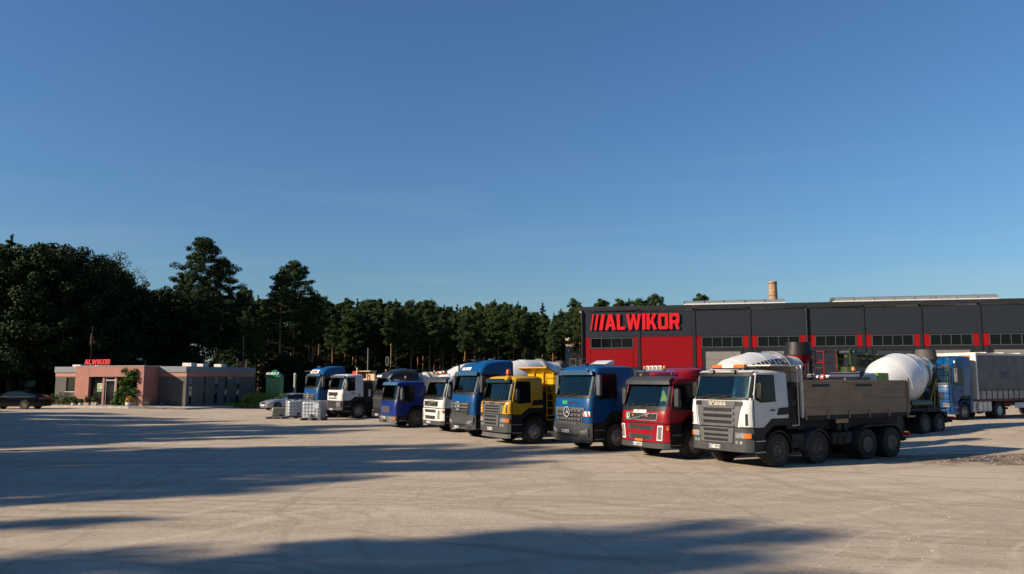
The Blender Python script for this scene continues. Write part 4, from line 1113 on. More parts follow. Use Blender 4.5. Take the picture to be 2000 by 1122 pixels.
def cab_fm(root, paint, logo=WINK, red=True):
    c = Cab(root, paint, L=1.7 if not red else 2.0, zb=1.24, zws=1.76, zwt=2.62, zr=2.86, rake=.26, za=1.52, w=1.24)
    c.glazing()
    c.patch('sun_visor', PLAS, -1.12, 1.12, 2.56, 2.84, .16, .05, nz=2, yt=(-1.05, 1.05), bevel=.01)
    c.patch('cowl', BLACK, -1.15, 1.15, 1.66, 1.80, .022, .03, nz=1)
    fr = c.patch('grille_frame', ALU if red else PLAS, -.80, .80, 1.32, 1.58, .018, .03, nz=1, yt=(-.86, .86))
    g = c.patch('grille', BLACK, -.77, .77, 1.345, 1.555, .022, .03, nz=1, yt=(-.82, .82))
    for i in range(4): c.patch('grille_slat', PLAS, -.75, .75, 1.355+i*.052, 1.375+i*.052, .034, .02, parent=g, nz=1)
    mb = MB(); mb.bar(c.P(-.52, 1.335, .04), c.P(.52, 1.565, .04), .03, .045, up=(1,0,0)); mb.build('grille_diagonal', ALU, g)
    mb = MB().lathe([(0,.075),(.02,.075),(.02,.055),(0,.055)], c.P(0,1.45,.05), (1,0,0), 16, close=True); mb.build('grille_badge', CHROME, g)
    if red:
        for y in (-.36, .38): MB().cyl(c.P(y,1.48,.04), c.P(y,1.48,.06), .055, n=4).build('marker_lamp', ORANGE, g)
        m = MB().cyl(c.P(-.66,1.45,.035), c.P(-.66,1.45,.045), .105, n=24).build('round_badge', WINK, g)
        m2 = MB().cyl(c.P(-.66,1.45,.046), c.P(-.66,1.45,.05), .092, n=24); m2.build('badge_disc', GREENINK_D, g)
        mb = MB(); add_text(mb, 'L', .15, c.front_fn(-.66, 1.45, .053), depth=.004, bold=.006); mb.build('badge_letter', WINK, g)
    c.patch('front_gap', BLACK, -1.05, 1.05, 1.215, 1.255, .012, .02, nz=1)
    b = c.bumper(paint, .58, 1.21, .03, bevel=.02)
    for z0, z1, y in ((1.0, 1.15, .66), (.66, .84, .60)):
        gg = c.patch('lower_grille', PLAS, -y, y, z0, z1, .038, .02, nz=1, yt=(-y-.04, y+.04))
        for i in range(3): c.patch('grille_slat', BLACK, -y*.82, y*.82, z0+.02+i*(z1-z0)/3, z0+.045+i*(z1-z0)/3, .044, .01, parent=gg, nz=1)
    for sg in (-1, 1):
        ys = sorted((sg*.82, sg*1.04)); yt = sorted((sg*.88, sg*1.08))
        h = c.patch('headlamp', CREAM if not red else WINK, ys[0], ys[1], .66, 1.16, .04, .02, yt=tuple(yt), nz=2)
        a = sorted((sg*.845, sg*1.02)); at_ = sorted((sg*.90, sg*1.055)); c.patch('headlamp_lens', LAMP, a[0], a[1], .69, 1.13, .046, .02, parent=h, yt=tuple(at_), nz=3)
        mb = MB()
        for z in (.76, .90, 1.04): mb.lathe([(0,.055),(.015,.06),(.015,.045),(0,.045)], c.P(sg*.95, z, .046), (1,0,0), 12, close=True)
        mb.build('reflector', CHROME, h)
        ys = sorted((sg*1.18, sg*1.225)); c.patch('side_indicator', ORANGE, ys[0], ys[1], 1.0, 1.14, .04, .02, nz=1)
    c.bumper(PLAS, .38, .575, .05, name='lower_bumper')
    mb = MB(); add_logo(mb, .13, c.front_fn(-.05, 1.645-.02, .008), depth=.008) if False else add_logo(mb, .11, c.front_fn(-.05, 1.625, .024), depth=.006, sx=.95)
    mb.build('front_lettering', logo, root)
    if red:
        MB_ = c.patch('orange_plate', ORANGE, -.28, .16, .60, .68, .06, .02, nz=1)
    plate(c, -.15, .50, 'CE 600EW' if red else 'CE 41RN')
    c.steps(); c.mirrors(x=-.45, h=.62, z0=1.80, mat=PLAS)
    c.fender(-1.40, r=.66)
    return c

def star(mb, p, r, t=.03):
    mb.lathe([(0,r),(t,r),(t,r*.88),(0,r*.88)], p, (1,0,0), 28, close=True)
    for k in range(3):
        a = R(90 + 120*k); d = Vector((0, math.cos(a), math.sin(a))); n = Vector((0, -d.z, d.y))
        q = Vector(p) + Vector((t*.5, 0, 0))
        mb.add([q + n*r*.16 , q - n*r*.16, q + d*r*.93, q + Vector((t*.9,0,0)), q - Vector((t*.4,0,0))], [(0,3,2),(3,1,2),(1,4,2),(4,0,2),(0,4,1,3)])
def cab_merc(root, paint, kind='actros'):
    ar = kind == 'arocs'
    c = Cab(root, paint, L=2.25, zb=1.10, zws=2.07, zwt=3.0, zr=3.28 if ar else 3.64, rake=.26, za=1.5, high=not ar, w=1.24, corner=.27)
    c.glazing(.93)
    c.patch('sun_visor', M('tinted visor', (0.03,0.06,0.10), .15), -1.12, 1.12, 2.90, 3.09, .15, .04, nz=2, yt=(-1.06, 1.06), bevel=.01)
    c.patch('cowl', BLACK, -1.16, 1.16, 2.02, 2.12, .018, .03, nz=1)
    g = c.patch('grille', PLASG if ar else PLAS, -.80, .80, .98, 1.66, .03, .05, yt=(-.98, .98), nz=4, bevel=.01)
    if ar:
        for j, (z, y) in enumerate(((1.54,.86),(1.38,.84),(1.22,.80),(1.06,.70))):
            c.patch('grille_slat', PLASG, -y, y, z-.05, z+.05, .075, .04, parent=g, nz=1, bevel=.008)
            if j > 0 or 1:
                for i in range(7):
                    yy = (i-3)*.2
                    if j < 2 and abs(yy) < .25: continue
                    c.patch('grille_opening', BLACK, yy-.045, yy+.045, z-.028, z+.028, .079, .01, parent=g, nz=1, ny=1)
        for z in (1.46, 1.30, 1.14): c.patch('grille_gap', BLACK, -.8, .8, z-.02, z+.02, .045, .03, parent=g, nz=1)
    else:
        for j, (z, y) in enumerate(((1.58,.90),(1.44,.87),(1.28,.84),(1.13,.80))):
            c.patch('grille_slat', PLASG if j < 2 else PLAS, -y, y, z-.05, z+.045, .075, .04, parent=g, nz=1, bevel=.01)
        for z in (1.51, 1.36, 1.205, 1.06): c.patch('grille_gap', BLACK, -.8, .8, z-.018, z+.018, .045, .03, parent=g, nz=1)
    mb = MB(); star(mb, c.P(0, 1.49, .09), .20, .035); mb.build('star_badge', BADGE, g, smooth=40)
    MB().cyl(c.P(0,1.49,.075), c.P(0,1.49,.088), .18, n=24).build('badge_backing', BLACK, g)
    b = c.bumper(PLAS, .42, 1.09, .05, bevel=.02)
    c.patch('bumper_intake', BLACK, -.62, .62, .54, .66, .056, .02, nz=1, yt=(-.72, .72))
    for sg in (-1, 1):
        ys = sorted((sg*.74, sg*1.16)); yt = sorted((sg*.86, sg*1.20))
        h = c.patch('headlamp', PLAS, ys[0], ys[1], .58 if ar else .66, .90 if ar else 1.0, .058, .02, yt=tuple(yt) if not ar else None, nz=2)
        mb = MB()
        for y, z, r in ((.84, .74, .06), (.98, .76, .075), (1.08, .80, .05)):
            mb.cyl(c.P(sg*y, z, .055), c.P(sg*y, z, .068), r, n=14)
        mb.build('lamp_lens', LAMP, h, smooth=40)
        if ar:
            for i in range(5): c.patch('lamp_guard_bar', PLASG, ys[0], ys[1], .60+i*.065, .615+i*.065, .075, .012, parent=h, nz=1)
        else:
            a = sorted((sg*.80, sg*1.12)); c.patch('bumper_vent', BLACK, a[0], a[1], .46, .60, .058, .02, nz=1)
    if ar:
        c.bumper(PLAS, .34, .42, .02, name='underrun_bar')
    plate(c, -.30 if not ar else -.22, .50 if not ar else .74, 'WZ 4921K' if not ar else 'WPI 6JC4')
    c.steps(z0=.40); c.mirrors(x=-.42, h=.78, z0=2.12, mat=PLASG if ar else PLAS, dy=.17)
    c.fender(-1.40, r=.68, w=.45)
    c.side('cab_sill', BLACK, [(-.30, 1.09), (-.72, 1.09), (-1.10, 1.49), (-2.23, 1.49), (-2.23, 1.25), (-1.2, 1.25), (-.8, .9), (-.3, .9)], -.02, .06)
    return c

def cab_man(root, paint):
    c = Cab(root, paint, L=1.9, zb=.66, zws=1.52, zwt=2.42, zr=2.62, rake=.18, za=1.25, w=1.2, corner=.24)
    c.glazing(.93)
    c.patch('sun_visor', M('tinted visor blue', (0.04,0.09,0.16), .15), -1.08, 1.08, 2.38, 2.54, .15, .04, nz=2)
    g = c.patch('grille', PLAS, -.62, .62, .84, 1.20, .02, .03, nz=2)
    for i in range(5): c.patch('grille_slat', PLASG, -.60, .60, .87+i*.068, .89+i*.068, .036, .02, parent=g, nz=1)
    for i in range(5): c.patch('grille_bar', PLASG, -.45+i*.22-.012, -.45+i*.22+.012, .85, 1.19, .034, .02, parent=g, nz=1, ny=1)
    c.bumper(PLASG, .26, .655, .05, bevel=.02)
    c.patch('bumper_opening', BLACK, -.35, .30, .32, .43, .056, .02, nz=1)
    for sg in (-1, 1):
        m = MB()
        for y in (.74, .90): m.cyl(c.P(sg*y, .54, .045), c.P(sg*y, .54, .065), .065, n=14)
        m.build('headlamp', LAMP, root, smooth=40)
        ys = sorted((sg*1.02, sg*1.17)); c.patch('indicator', ORANGE, ys[0], ys[1], .46, .60, .055, .02, nz=1)
        m = MB(); m.cyl(c.P(sg*.80, .36, .045), c.P(sg*.80, .36, .06), .05, n=12); m.build('fog_lamp', LAMP, root)
    plate(c, -.25, .56, 'CMR 8L7')
    c.steps(z0=.34); c.mirrors(x=-.42, h=.62, z0=1.58, mat=PLASG, arm=ALU, dy=.15); c.fender(-1.40, r=.66)
    return c

def cab_daf(root, paint):
    c = Cab(root, paint, L=1.75, zb=1.24, zws=1.98, zwt=2.86, zr=3.05, rake=.26, za=1.5, w=1.24)
    c.glazing(.90)
    c.patch('sun_visor', M('smoked visor', (0.05,0.055,0.07), .2), -1.10, 1.10, 2.80, 2.96, .17, .04, nz=2)
    g = c.patch('grille', BLACK, -.72, .72, 1.56, 1.80, .012, .02, nz=1, yt=(-.80, .80))
    for i in range(3): c.patch('grille_slat', PLAS, -.70, .70, 1.59+i*.07, 1.61+i*.07, .03, .02, parent=g, nz=1)
    c.patch('front_slot', BLACK, -.66, .66, 1.36, 1.43, .012, .02, nz=1)
    mb = MB(); add_text(mb, 'DAF', .13, c.front_fn(.45, 1.50, .012), depth=.008, bold=.004); mb.build('front_lettering', CHROME, root)
    b = c.bumper(PLAS, .58, 1.23, .05, bevel=.02)
    g2 = c.patch('lower_grille', BLACK, -.62, .62, .72, 1.18, .056, .02, nz=1)
    for i in range(5): c.patch('grille_slat', PLAS, -.58, .58, .76+i*.09, .79+i*.09, .066, .02, parent=g2, nz=1)
    for sg in (-1, 1):
        ys = sorted((sg*.70, sg*1.16)); h = c.patch('headlamp_housing', PLASG, ys[0], ys[1], .82, 1.18, .07, .03, nz=1, bevel=.01)
        m = MB(); 
        for y in (.80, .98): m.cyl(c.P(sg*y, 1.0, .065), c.P(sg*y, 1.0, .08), .07, n=14)
        m.build('headlamp', LAMP, h, smooth=40)
    plate(c, -.1, .64, 'CE 9V82')
    c.steps(z0=.45); c.mirrors(x=-.42, h=.52, z0=2.02, mat=PLASG, arm=ALU, dy=.13); c.fender(-1.40, r=.68)
    c.side('cab_sill', BLACK, [(-.30, 1.23), (-.70, 1.23), (-1.10, 1.49), (-1.73, 1.49), (-1.73, 1.25), (-1.2, 1.25), (-.8, .9), (-.3, .9)], -.02, .06)
    c.side('door_stripe', WINK, [(-.42, 1.82), (-1.30, 1.90), (-1.30, 1.84), (-.42, 1.77)], .02, .01)
    c.side('side_vent', BLACK, [(-1.42, 1.70), (-1.55, 1.56), (-1.36, 1.56)], .015, .02)
    return c

def cab_black(root, paint):
    c = Cab(root, paint, L=2.3, zb=.62, zws=1.92, zwt=2.80, zr=3.14, rake=.22, za=1.45, w=1.24)
    c.glazing(.92)
    c.patch('sun_visor', P_BLACK, -1.14, 1.14, 2.74, 3.06, .14, .05, nz=2, bevel=.01)
    mb = MB(); add_logo(mb, .13, c.front_fn(-.25, 2.90, .145), depth=.006); mb.build('visor_lettering', WINK, root)
    for sg in (1,): MB().bar(c.P(sg*1.10, 2.70, .15), c.P(sg*1.16, 3.0, .12), .05, .03).build('side_marker', WINK, root)
    g = c.patch('grille', BLACK, -.80, .80, .90, 1.72, .015, .03, nz=2)
    for i in range(7): c.patch('grille_slat', PLAS, -.76, .76, .94+i*.11, .98+i*.11, .035, .02, parent=g, nz=1)
    c.patch('front_strip', PLASG, -1.0, 1.0, 1.50, 1.54, .04, .02, nz=1)
    mb = MB(); mb.grid([[c.P(y, z, .03) for y in (-.12,.12)] for z in (1.78,1.86)], [[c.P(y, z, .02) for y in (-.12,.12)] for z in (1.78,1.86)]); mb.build('front_badge', CHROME, root)
    c.bumper(BLACK, .36, .61, .05)
    for sg in (-1, 1):
        ys = sorted((sg*.84, sg*1.16)); c.patch('headlamp', LAMP, ys[0], ys[1], .66, .80, .03, .02, nz=1)
    plate(c, -.05, .50, 'CE 26VU')
    c.steps(z0=.38); c.mirrors(x=-.42, h=.6, z0=1.96); c.fender(-1.40, r=.68)
    return c

def cab_xl(root, paint):
    c = Cab(root, paint, L=2.35, zb=1.05, zws=2.15, zwt=3.15, zr=3.82, rake=.28, za=1.45, w=1.24, high=True)
    c.glazing(.92)
    c.patch('cowl', BLACK, -1.16, 1.16, 2.06, 2.2, .018, .03, nz=1)
    g = c.patch('grille', BLACK, -.85, .85, 1.1, 1.65, .02, .03, nz=2)
    for i in range(5): c.patch('grille_slat', paint, -.82, .82, 1.13+i*.11, 1.17+i*.11, .04, .03, parent=g, nz=1)
    c.bumper(paint, .40, 1.04, .05, bevel=.02)
    for sg in (-1, 1):
        ys = sorted((sg*.80, sg*1.18)); c.patch('headlamp', LAMP, ys[0], ys[1], .80, 1.0, .056, .02, nz=1)
    MB().box(-.75, -.6, 1.2, 1.26, 3.35, 3.5).build('roof_marker', PLATE, root)
    c.steps(z0=.36, mat=paint); c.mirrors(x=-.40, h=.85, z0=2.22, mat=PLASG, dy=.19); c.fender(-1.40, r=.66, mat=paint)
    c.side('side_skirt', paint, [(-2.05,.62),(-2.33,.62),(-2.33,1.44),(-2.05,1.44)], -.02, .06)
    return c

# ------------------------------------------------------------------ chassis and bodies
def chassis(root, L, axles, tone='g', fuel=True, r=.53):
    """axles: list of (x, driven)"""
    mb = MB()
    for y in (-.42, .42): mb.box(-L, -.5, y-.04, y+.04, .82, 1.08)
    for x in np.arange(-L+.05, -.6, 1.1): mb.box(x-.05, x+.05, -.38, .38, .86, 1.04)
    mb.box(-1.9, -.5, -.4, .4, .55, 1.2)                 # engine and gearbox mass
    f = mb.build('chassis_frame', CHAS, root)
    for (x, dr) in axles:
        MB().cyl((x, -1.0, r-.02), (x, 1.0, r-.02), .075, n=10).build('axle', CHAS, root)
        if dr: MB().lathe([(-.25,.12),(-.1,.22),(.1,.22),(.25,.12)], (x,0,r-.02), (1,0,0), 12).build('differential', CHAS, root)
        for sg in (1, -1):
            add_wheel(root, x, sg*1.05, sg, not dr, tone, r)
            if dr: use_mesh('inner_wheel', TYRE, root, (x, sg*.71, r-.02))
    mb = MB(); mb.box(-L-.05, -L+.07, -1.15, 1.15, .55, .68); mb.build('rear_underrun_bar', CHAS, root)
    for sg in (1, -1):
        m = MB().box(-L-.06, -L, sg*1.12-.18, sg*1.12+.18, .72, .84).build('tail_lamp', REDINK, root)
def tank_box(root, x0, x1, sg, z0=.5, z1=1.05, mat=None, bands=2, name='fuel_tank'):
    o = MB().box(x0, x1, min(sg*.62, sg*1.2), max(sg*.62, sg*1.2), z0, z1).build(name, mat or CHAS, root, bevel=.09)
    for i in range(bands):
        x = x0 + (x1-x0)*(i+1)/(bands+1)
        MB().box(x-.02, x+.02, min(sg*.61, sg*1.215), max(sg*.61, sg*1.215), z0-.012, z1+.012).build('tank_band', BLACK, o, bevel=.08)
def tandem_guard(root, xa, xb, mat=None, r=.64, zc=.51):
    for sg in (1, -1):
        prof = []
        for k in range(6): a = R(5 + 80*k/5); prof.append((xa + r*math.cos(a), zc + r*math.sin(a)*1.02))
        for k in range(6): a = R(95 + 80*k/5); prof.append((xb + r*math.cos(a), zc + r*math.sin(a)*1.02))
        o = [[(x, sg*y, z) for y in (1.25, 1.22, .62)] for x, z in prof]
        i = [[(x, sg*y, z-.03) for y in (1.25, 1.22, .62)] for x, z in prof]
        MB().grid(o, i).build('mudguard', mat or PLAS, root, smooth=40)
def tipper(root, x0, x1, z0, z1, wall=BOXWALL, canopy=None, posts=6, ribs=False, w=1.25, boards=4, load=None):
    b = MB().box(x1, x0, -w+.02, w-.02, z0-.08, z0).build('tipper_floor', CHAS, root)
    for sg in (1, -1):
        h = (z1-z0)/boards
        for k in range(boards):
            MB().box(x1, x0, min(sg*w, sg*(w-.05)), max(sg*w, sg*(w-.05)), z0+k*h+.0015, z0+(k+1)*h-.0015).build('side_board', wall, root, bevel=.008)
        m = MB()
        for i in range(posts):
            x = x0-.1 + (x1-x0+.2)*i/(posts-1); m.box(x-.035, x+.035, min(sg*w, sg*(w+.035)), max(sg*w, sg*(w+.035)), z0-.12, z0+(.16 if not ribs else z1-z0))
        m.build('side_hinges' if not ribs else 'side_ribs', wall, root)
        MB().box(x1-.02, x0+.02, min(sg*(w-.07), sg*(w+.02)), max(sg*(w-.07), sg*(w+.02)), z1, z1+.05).build('top_rail', wall, root, bevel=.01)
        MB().box(x1, x0, min(sg*(w-.1), sg*(w+.01)), max(sg*(w-.1), sg*(w+.01)), z0-.14, z0-.005).build('bottom_rail', CHAS, root)
    for sg in (1, -1): MB().box(x1+.02, x0-.02, min(sg*(w-.055), sg*(w-.08)), max(sg*(w-.055), sg*(w-.08)), z0+.002, z1-.002).build('board_gap_backing', wall, root)  # unseen backing added so sunlight cannot leak through the board gaps
    MB().box(x0-.05, x0, -w+.05, w-.05, z0, z1+.1).build('front_wall', wall, root, bevel=.01)
    t = MB().box(x1, x1+.05, -w+.055, w-.055, z0, z1+.03).build('tailgate', wall, root, bevel=.01)
    for sg in (1, -1): MB().box(x1-.03, x1+.07, min(sg*w, sg*(w+.05)), max(sg*w, sg*(w+.05)), z0, z1+.13).build('corner_post', wall, root, bevel=.01)
    if load:
        pts = []
        for j in range(9):
            pts.append([(x1+.1+(x0-x1-.2)*i/12, -w+.08+(2*w-.16)*j/8, z1-.18+.16*math.sin(j/8*math.pi)*abs(math.sin(i*1.7))+.03*math.sin(i*7+j*5)) for i in range(13)])
        MB().grid(pts).build('load', load, root, smooth=60)
def ladder(root, x, y, z0, z1, w=.36, mat=ALU, n=6, r=.013):
    m = MB(); m.tube([(x+w/2,y,z1),(x+w/2,y,z0),(x-w/2,y,z0),(x-w/2,y,z1)], r)
    for i in range(n): m.cyl((x-w/2,y,z0+(z1-z0)*(i+.6)/n), (x+w/2,y,z0+(z1-z0)*(i+.6)/n), r*.8, n=6)
    return m.build('ladder', mat, root)

def mixer(root, x0=-2.75, frame=P_RED, drum=DRUM, logo=True, la=56, ls0=2.95, hopk=1.0, tilt=11.5, hop=BLACK, tank=None, tank_mat=None, zoff=0.0, rails=True, L=8.9, seam=True, rmax=1.16):
    ax = Vector((-math.cos(R(tilt)), 0, math.sin(R(tilt)))); org = Vector((x0, 0, 2.02+zoff))
    prof = [(.15,.25),(.17,.50),(.28,.62),(1.1,.90),(1.95,rmax-.04),(2.35,rmax),(3.1,rmax),(3.3,rmax-.03),(4.3,.90),(5.2,.62),(5.45,.58),(5.47,.50),(5.0,.46)]
    d = MB().lathe(prof, org, ax, 48).build('mixer_drum', drum, root, smooth=25)
    for s_, r_ in ((1.95, rmax-.035), (3.1, rmax+.001)):
        MB().lathe([(s_-.012, r_-.005),(s_-.012, r_+.004),(s_+.012, r_+.004),(s_+.012, r_-.005)], org, ax, 48, close=True).build('drum_seam', drum, d, smooth=30)
    MB().lathe([(4.28,.93),(4.28,1.0),(4.45,.97),(4.45,.88)], org, ax, 40, close=True).build('roller_ring', ALU, d, smooth=30)
    up = ax.cross(Vector((0,1,0))); up = -up if up.z < 0 else up
    def rad(s): return float(np.interp(s, [p[0] for p in prof[:11]], [p[1] for p in prof[:11]]))
    def dfn(s0, ang0):
        def fn(a, b, t):
            s = s0 + a; r = rad(s) + .006 + t; th = ang0 - b / max(r, .3)
            return org + ax * s + Vector((0,1,0)) * (math.sin(th) * r) + up * (math.cos(th) * r)
        return fn
    if logo:
        m = MB()
        ls, w = logo_strokes('ALWIKOR')                   # letters are cut into short pieces so that they bend round the drum
        hgt = .52
        for ch, polys in ls:
            for k, p in enumerate(polys):
                add_poly_sub(m, [((a - w/2 - .12*b) * hgt, (b-.5) * hgt) for a, b in p], dfn(ls0, R(la)), .004 + .002*(k % 3))
        m.build('drum_lettering', INK, d)
    # pedestals, hopper, chute
    MB().prism([(x0+.22,-.45,1.1),(x0+.22,.45,1.1),(x0+.22,.35,2.35),(x0+.22,-.35,2.35)], (-.2,0,0)).build('front_pedestal', frame, root, bevel=.02)
    xr = x0 - 4.55
    m = MB()
    for sg in (1,-1):
        m.bar((xr, sg*.45, 1.1), (xr-.1, sg*.95, 2.75+zoff), .14, .12); m.bar((xr-.75, sg*.45, 1.1), (xr-.8, sg*.55, 3.3+zoff), .1, .1)
        m.bar((xr-.1, sg*.95, 2.75+zoff), (xr-.8, sg*.55, 3.3+zoff), .08)
        m.bar((x0, sg*.42, 1.14), (xr-1, sg*.42, 1.14), .10, .12)
    m.bar((xr-.05,-.9,2.3+zoff),(xr-.05,.9,2.3+zoff), .12)
    m.build('rear_frame', frame, root)
    xh = x0 - 5.65
    hz = 3.25+zoff
    prof_h = [(0,.26),(.12,.30),(.5,.52),(.52,.55)]
    hs = hopk
    h = MB().lathe([(-.35,.2*hs),(0,.26*hs),(.45*hs,.56*hs),(.47*hs,.56*hs),(.02,.2*hs)], (xh, 0, hz), (0,0,1), 20).build('feed_hopper', frame, root, smooth=30)
    MB().lathe([(0,.52*hs),(.04,.50*hs),(.55*hs,.44*hs),(.57*hs,.48*hs),(.05,.58*hs)], (xh,0,hz+.42*hs), (0,0,1), 20, close=True).build('rubber_hopper_collar', hop, h, smooth=30)
    MB().prism([(xh-.1,-.28,2.75+zoff),(xh-.1,.28,2.75+zoff),(xh-.9,.16,1.6+zoff),(xh-.9,-.16,1.6+zoff)], (-.12,0,.05)).build('discharge_chute', frame, root)
    m = MB().prism([(xh-.7,-.2,1.7),(xh-.7,.2,1.7),(xh-.85,.18,.95),(xh-.85,-.18,.95)], (-.1,0,.0)); m.build('folded_chute', frame, root)
    if rails:
        m = MB(); X = xh-.35
        for yy in (.35, .95):
            m.bar((X, yy, 1.0), (X, yy, 4.05+zoff-.2), .04); 
        for k in range(9): m.bar((X, .35, 1.1+k*.3), (X, .95, 1.1+k*.3), .03)
        pts = [(X,.35,3.85+zoff),(X-.75,.35,3.85+zoff),(X-.75,.95,3.85+zoff),(X,.95,3.85+zoff),(X,.35,3.85+zoff)]
        m.tube(pts, .022); m.tube([(p[0],p[1],p[2]-.45) for p in pts], .018)
        for p in pts[:4]: m.bar(p, (p[0],p[1],p[2]-.9), .03)
        m.build('access_ladder', frame, root)
    if tank:
        tx0, tx1, tz0, tz1 = tank
        o = MB().box(tx1, tx0, -.2, 1.12, tz0, tz1).build('water_tank', tank_mat, root, bevel=.04)
        MB().box((tx0+tx1)/2-.02, (tx0+tx1)/2+.02, -.21, 1.135, tz0-.01, tz1+.012).build('tank_seam', tank_mat, o, bevel=.04)
    else:
        MB().cyl((x0-.1, .62, 1.45), (x0-1.3, .62, 1.45), .24, n=16).build('water_tank', ALU, root, smooth=40)
def add_poly_sub(mb, q, fn, d, step=.09):
    """quad-ish polygon q (convex) as a slab cut into strips so that it can bend"""
    ys = [p[1] for p in q]; y0, y1 = min(ys), max(ys); n = max(1, int((y1-y0)/step)+1)
    def span(y):
        xs = []
        for i in range(len(q)):
            (ax_, ay), (bx_, by) = q[i], q[(i+1) % len(q)]
            if abs(ay-by) < 1e-9:
                if abs(ay-y) < 1e-6: xs += [ax_, bx_]
                continue
            t = (y-ay)/(by-ay)
            if -1e-6 <= t <= 1+1e-6: xs.append(ax_+(bx_-ax_)*t)
        return (min(xs), max(xs)) if xs else (0, 0)
    rows = []
    for j in range(n+1):
        y = y0 + (y1-y0)*j/n; a, b = span(min(max(y, y0+1e-4), y1-1e-4)); rows.append([(a, y), (b, y)])
    mb.grid([[fn(a, b, d) for a, b in r_] for r_ in rows], [[fn(a, b, 0) for a, b in r_] for r_ in rows])

def truck_root(name, label, px, py, psi, z=0.0, cat='truck', group='trucks parked in a slanted row', wx=1.4):
    w = gp(px, py, z); a = R(psi)
    h = Vector((-math.cos(a), -math.sin(a), 0)); l = Vector((math.sin(a), -math.cos(a), 0))
    c = w + h*wx - l*1.05
    zz = gz(c.x, c.y) if z == 0 else z
    return thing(name, label, cat, (c.x, c.y, zz), math.pi + a, group)

# ================================================================== the vehicles
# 1 white four-axle tipper, nearest
t = truck_root('tipper_truck', 'white four-axle tipper truck with grey grille and low tan box, nearest the camera', 1514, 912, 32)
c = cab_scania(t, P_WHITE)
light_bar(c, 3.07, -.62)
for y in (-.42, .50): work_lamp(t, c.xf(2.9)+.06, y, 2.93)
c.patch('roof_lip', P_WHITE, -1.10, 1.10, 2.97, 3.03, .05, .06, nz=1)
chassis(t, 8.3, [(-1.4, 0), (-3.36, 0), (-6.0, 1), (-7.4, 1)], 'd')
for sg in (1, -1): fender(t, -3.36, sg, .64, .40, PLAS, -5, 150)
tandem_guard(t, -6.0, -7.4)
tank_box(t, -5.2, -4.15, 1, .55, 1.0); tank_box(t, -5.2, -4.15, -1, .5, 1.05)
MB().box(-2.75, -2.15, .7, 1.15, .55, 1.0).build('battery_box', CHAS, t, bevel=.02)
for x in (-4.45, -4.8):
    for z in (.72, 1.15): MB().cyl((x, .95, z), (x, 1.24, z), .12, n=14).build('air_reservoir', CHAS, t, smooth=40)
MB().box(-4.95, -4.3, 1.2, 1.23, 1.28, 1.42).build('side_reflector', M('dull amber board', (.25,.17,.05)), t)
MB().box(-2.5, -1.98, -1.1, 1.1, 1.15, 2.5).build('engine_stack', BLACK, t, bevel=.03)
tipper(t, -2.62, -8.45, 1.56, 2.66)
MB().box(-8.2, -2.7, -.95, .95, 1.09, 1.46).build('subframe_filler', CHAS, t, bevel=.02)  # filler box added to block the view below and keep that gap dark
MB().prism([(-3.1,1.255,2.50),(-4.0,1.255,2.50),(-4.0,1.255,2.58),(-3.1,1.255,2.58)], (0,.012,0)).build('side_marker_strip', BLACK, t)
MB().prism([(-5.4,1.255,2.50),(-6.3,1.255,2.50),(-6.3,1.255,2.58),(-5.4,1.255,2.58)], (0,.012,0)).build('side_marker_strip', BLACK, t)
WFR = M('white steel frame', (.55,.52,.46), .5, 0, 0, .15, 3)
m = MB(); m.box(-2.66, -2.56, -1.2, 1.2, 2.66, 3.16); m.build('headboard', WFR, t, bevel=.01)
o = []; MB().prism([(-.55,-1.2,3.19),(-.55,1.2,3.19),(-2.7,1.2,3.19),(-2.7,-1.2,3.19)], (0,0,.035)).build('cab_guard_plate', WFR, t) if False else None
MB().box(-2.7, -1.15, -1.2, 1.2, 3.17, 3.21).build('cab_guard_plate', WFR, t, bevel=.01)
m = MB()
for y in (-1.15, 1.22): m.bar((-2.6, y, 1.5), (-2.6, y, 3.2), .07)
m.build('headboard_post', WFR, t)
ladder(t, -2.20, 1.25, 1.28, 3.15, .36, CHAS, 4, .012); MB().tube([(-2.38,1.25,3.15),(-2.38,1.25,1.28),(-2.05,1.25,1.28)], .014).build('ladder_rail', WFR, t)
MB().cyl((-2.45, .9, 2.0), (-2.0, .9, 2.0), .22, n=16).build('air_filter', PLAS, t, smooth=40)

# 2 red mixer
t = truck_root('concrete_mixer_truck', 'red mixer truck with roof lamp row and a round green badge in its grille', 1352, 896, 31)
c = cab_fm(t, P_RED)
m = MB(); m.tube([(-.75,-.9,3.0),(-.62,-.9,3.03),(-.62,.95,3.03),(-.75,.95,3.0)], .03); m.tube([(-.75,-.8,2.86),(-.75,-.8,3.0)], .02); m.tube([(-.75,.8,2.86),(-.75,.8,3.0)], .02)
rb = m.build('roof_lamp_bar', CHROME, t)
for y in (-.28, -.06, .16, .38):
    MB().box(-.66, -.58, y-.085, y+.085, 3.06, 3.22).build('roof_spotlight', WINK, rb, bevel=.02)
    MB().box(-.579, -.57, y-.065, y+.065, 3.08, 3.20).build('spotlight_lens', LAMP, rb)
for y in (-.47, .60): beacon(t, -.62, y, 3.05, .055, .13)
m = MB()
sec = [(-.95, 2.84, .55), (-1.25, 3.02, .95), (-1.6, 3.14, 1.1), (-1.95, 3.16, 1.12)]
m.grid([[(x, y*w_, 2.84 + (z-2.84)*(1-abs(y)**6*.25)) for y in (-1,-.9,-.6,0,.6,.9,1)] for x, z, w_ in sec], [[(x, y*w_, 2.82) for y in (-1,-.9,-.6,0,.6,.9,1)] for x, z, w_ in sec])
m.build('roof_deflector', P_RED, t, smooth=40)
chassis(t, 8.6, [(-1.4, 0), (-3.3, 0), (-6.1, 1), (-7.45, 1)], 'g')
tandem_guard(t, -6.1, -7.45); tank_box(t, -5.1, -4.1, 1)
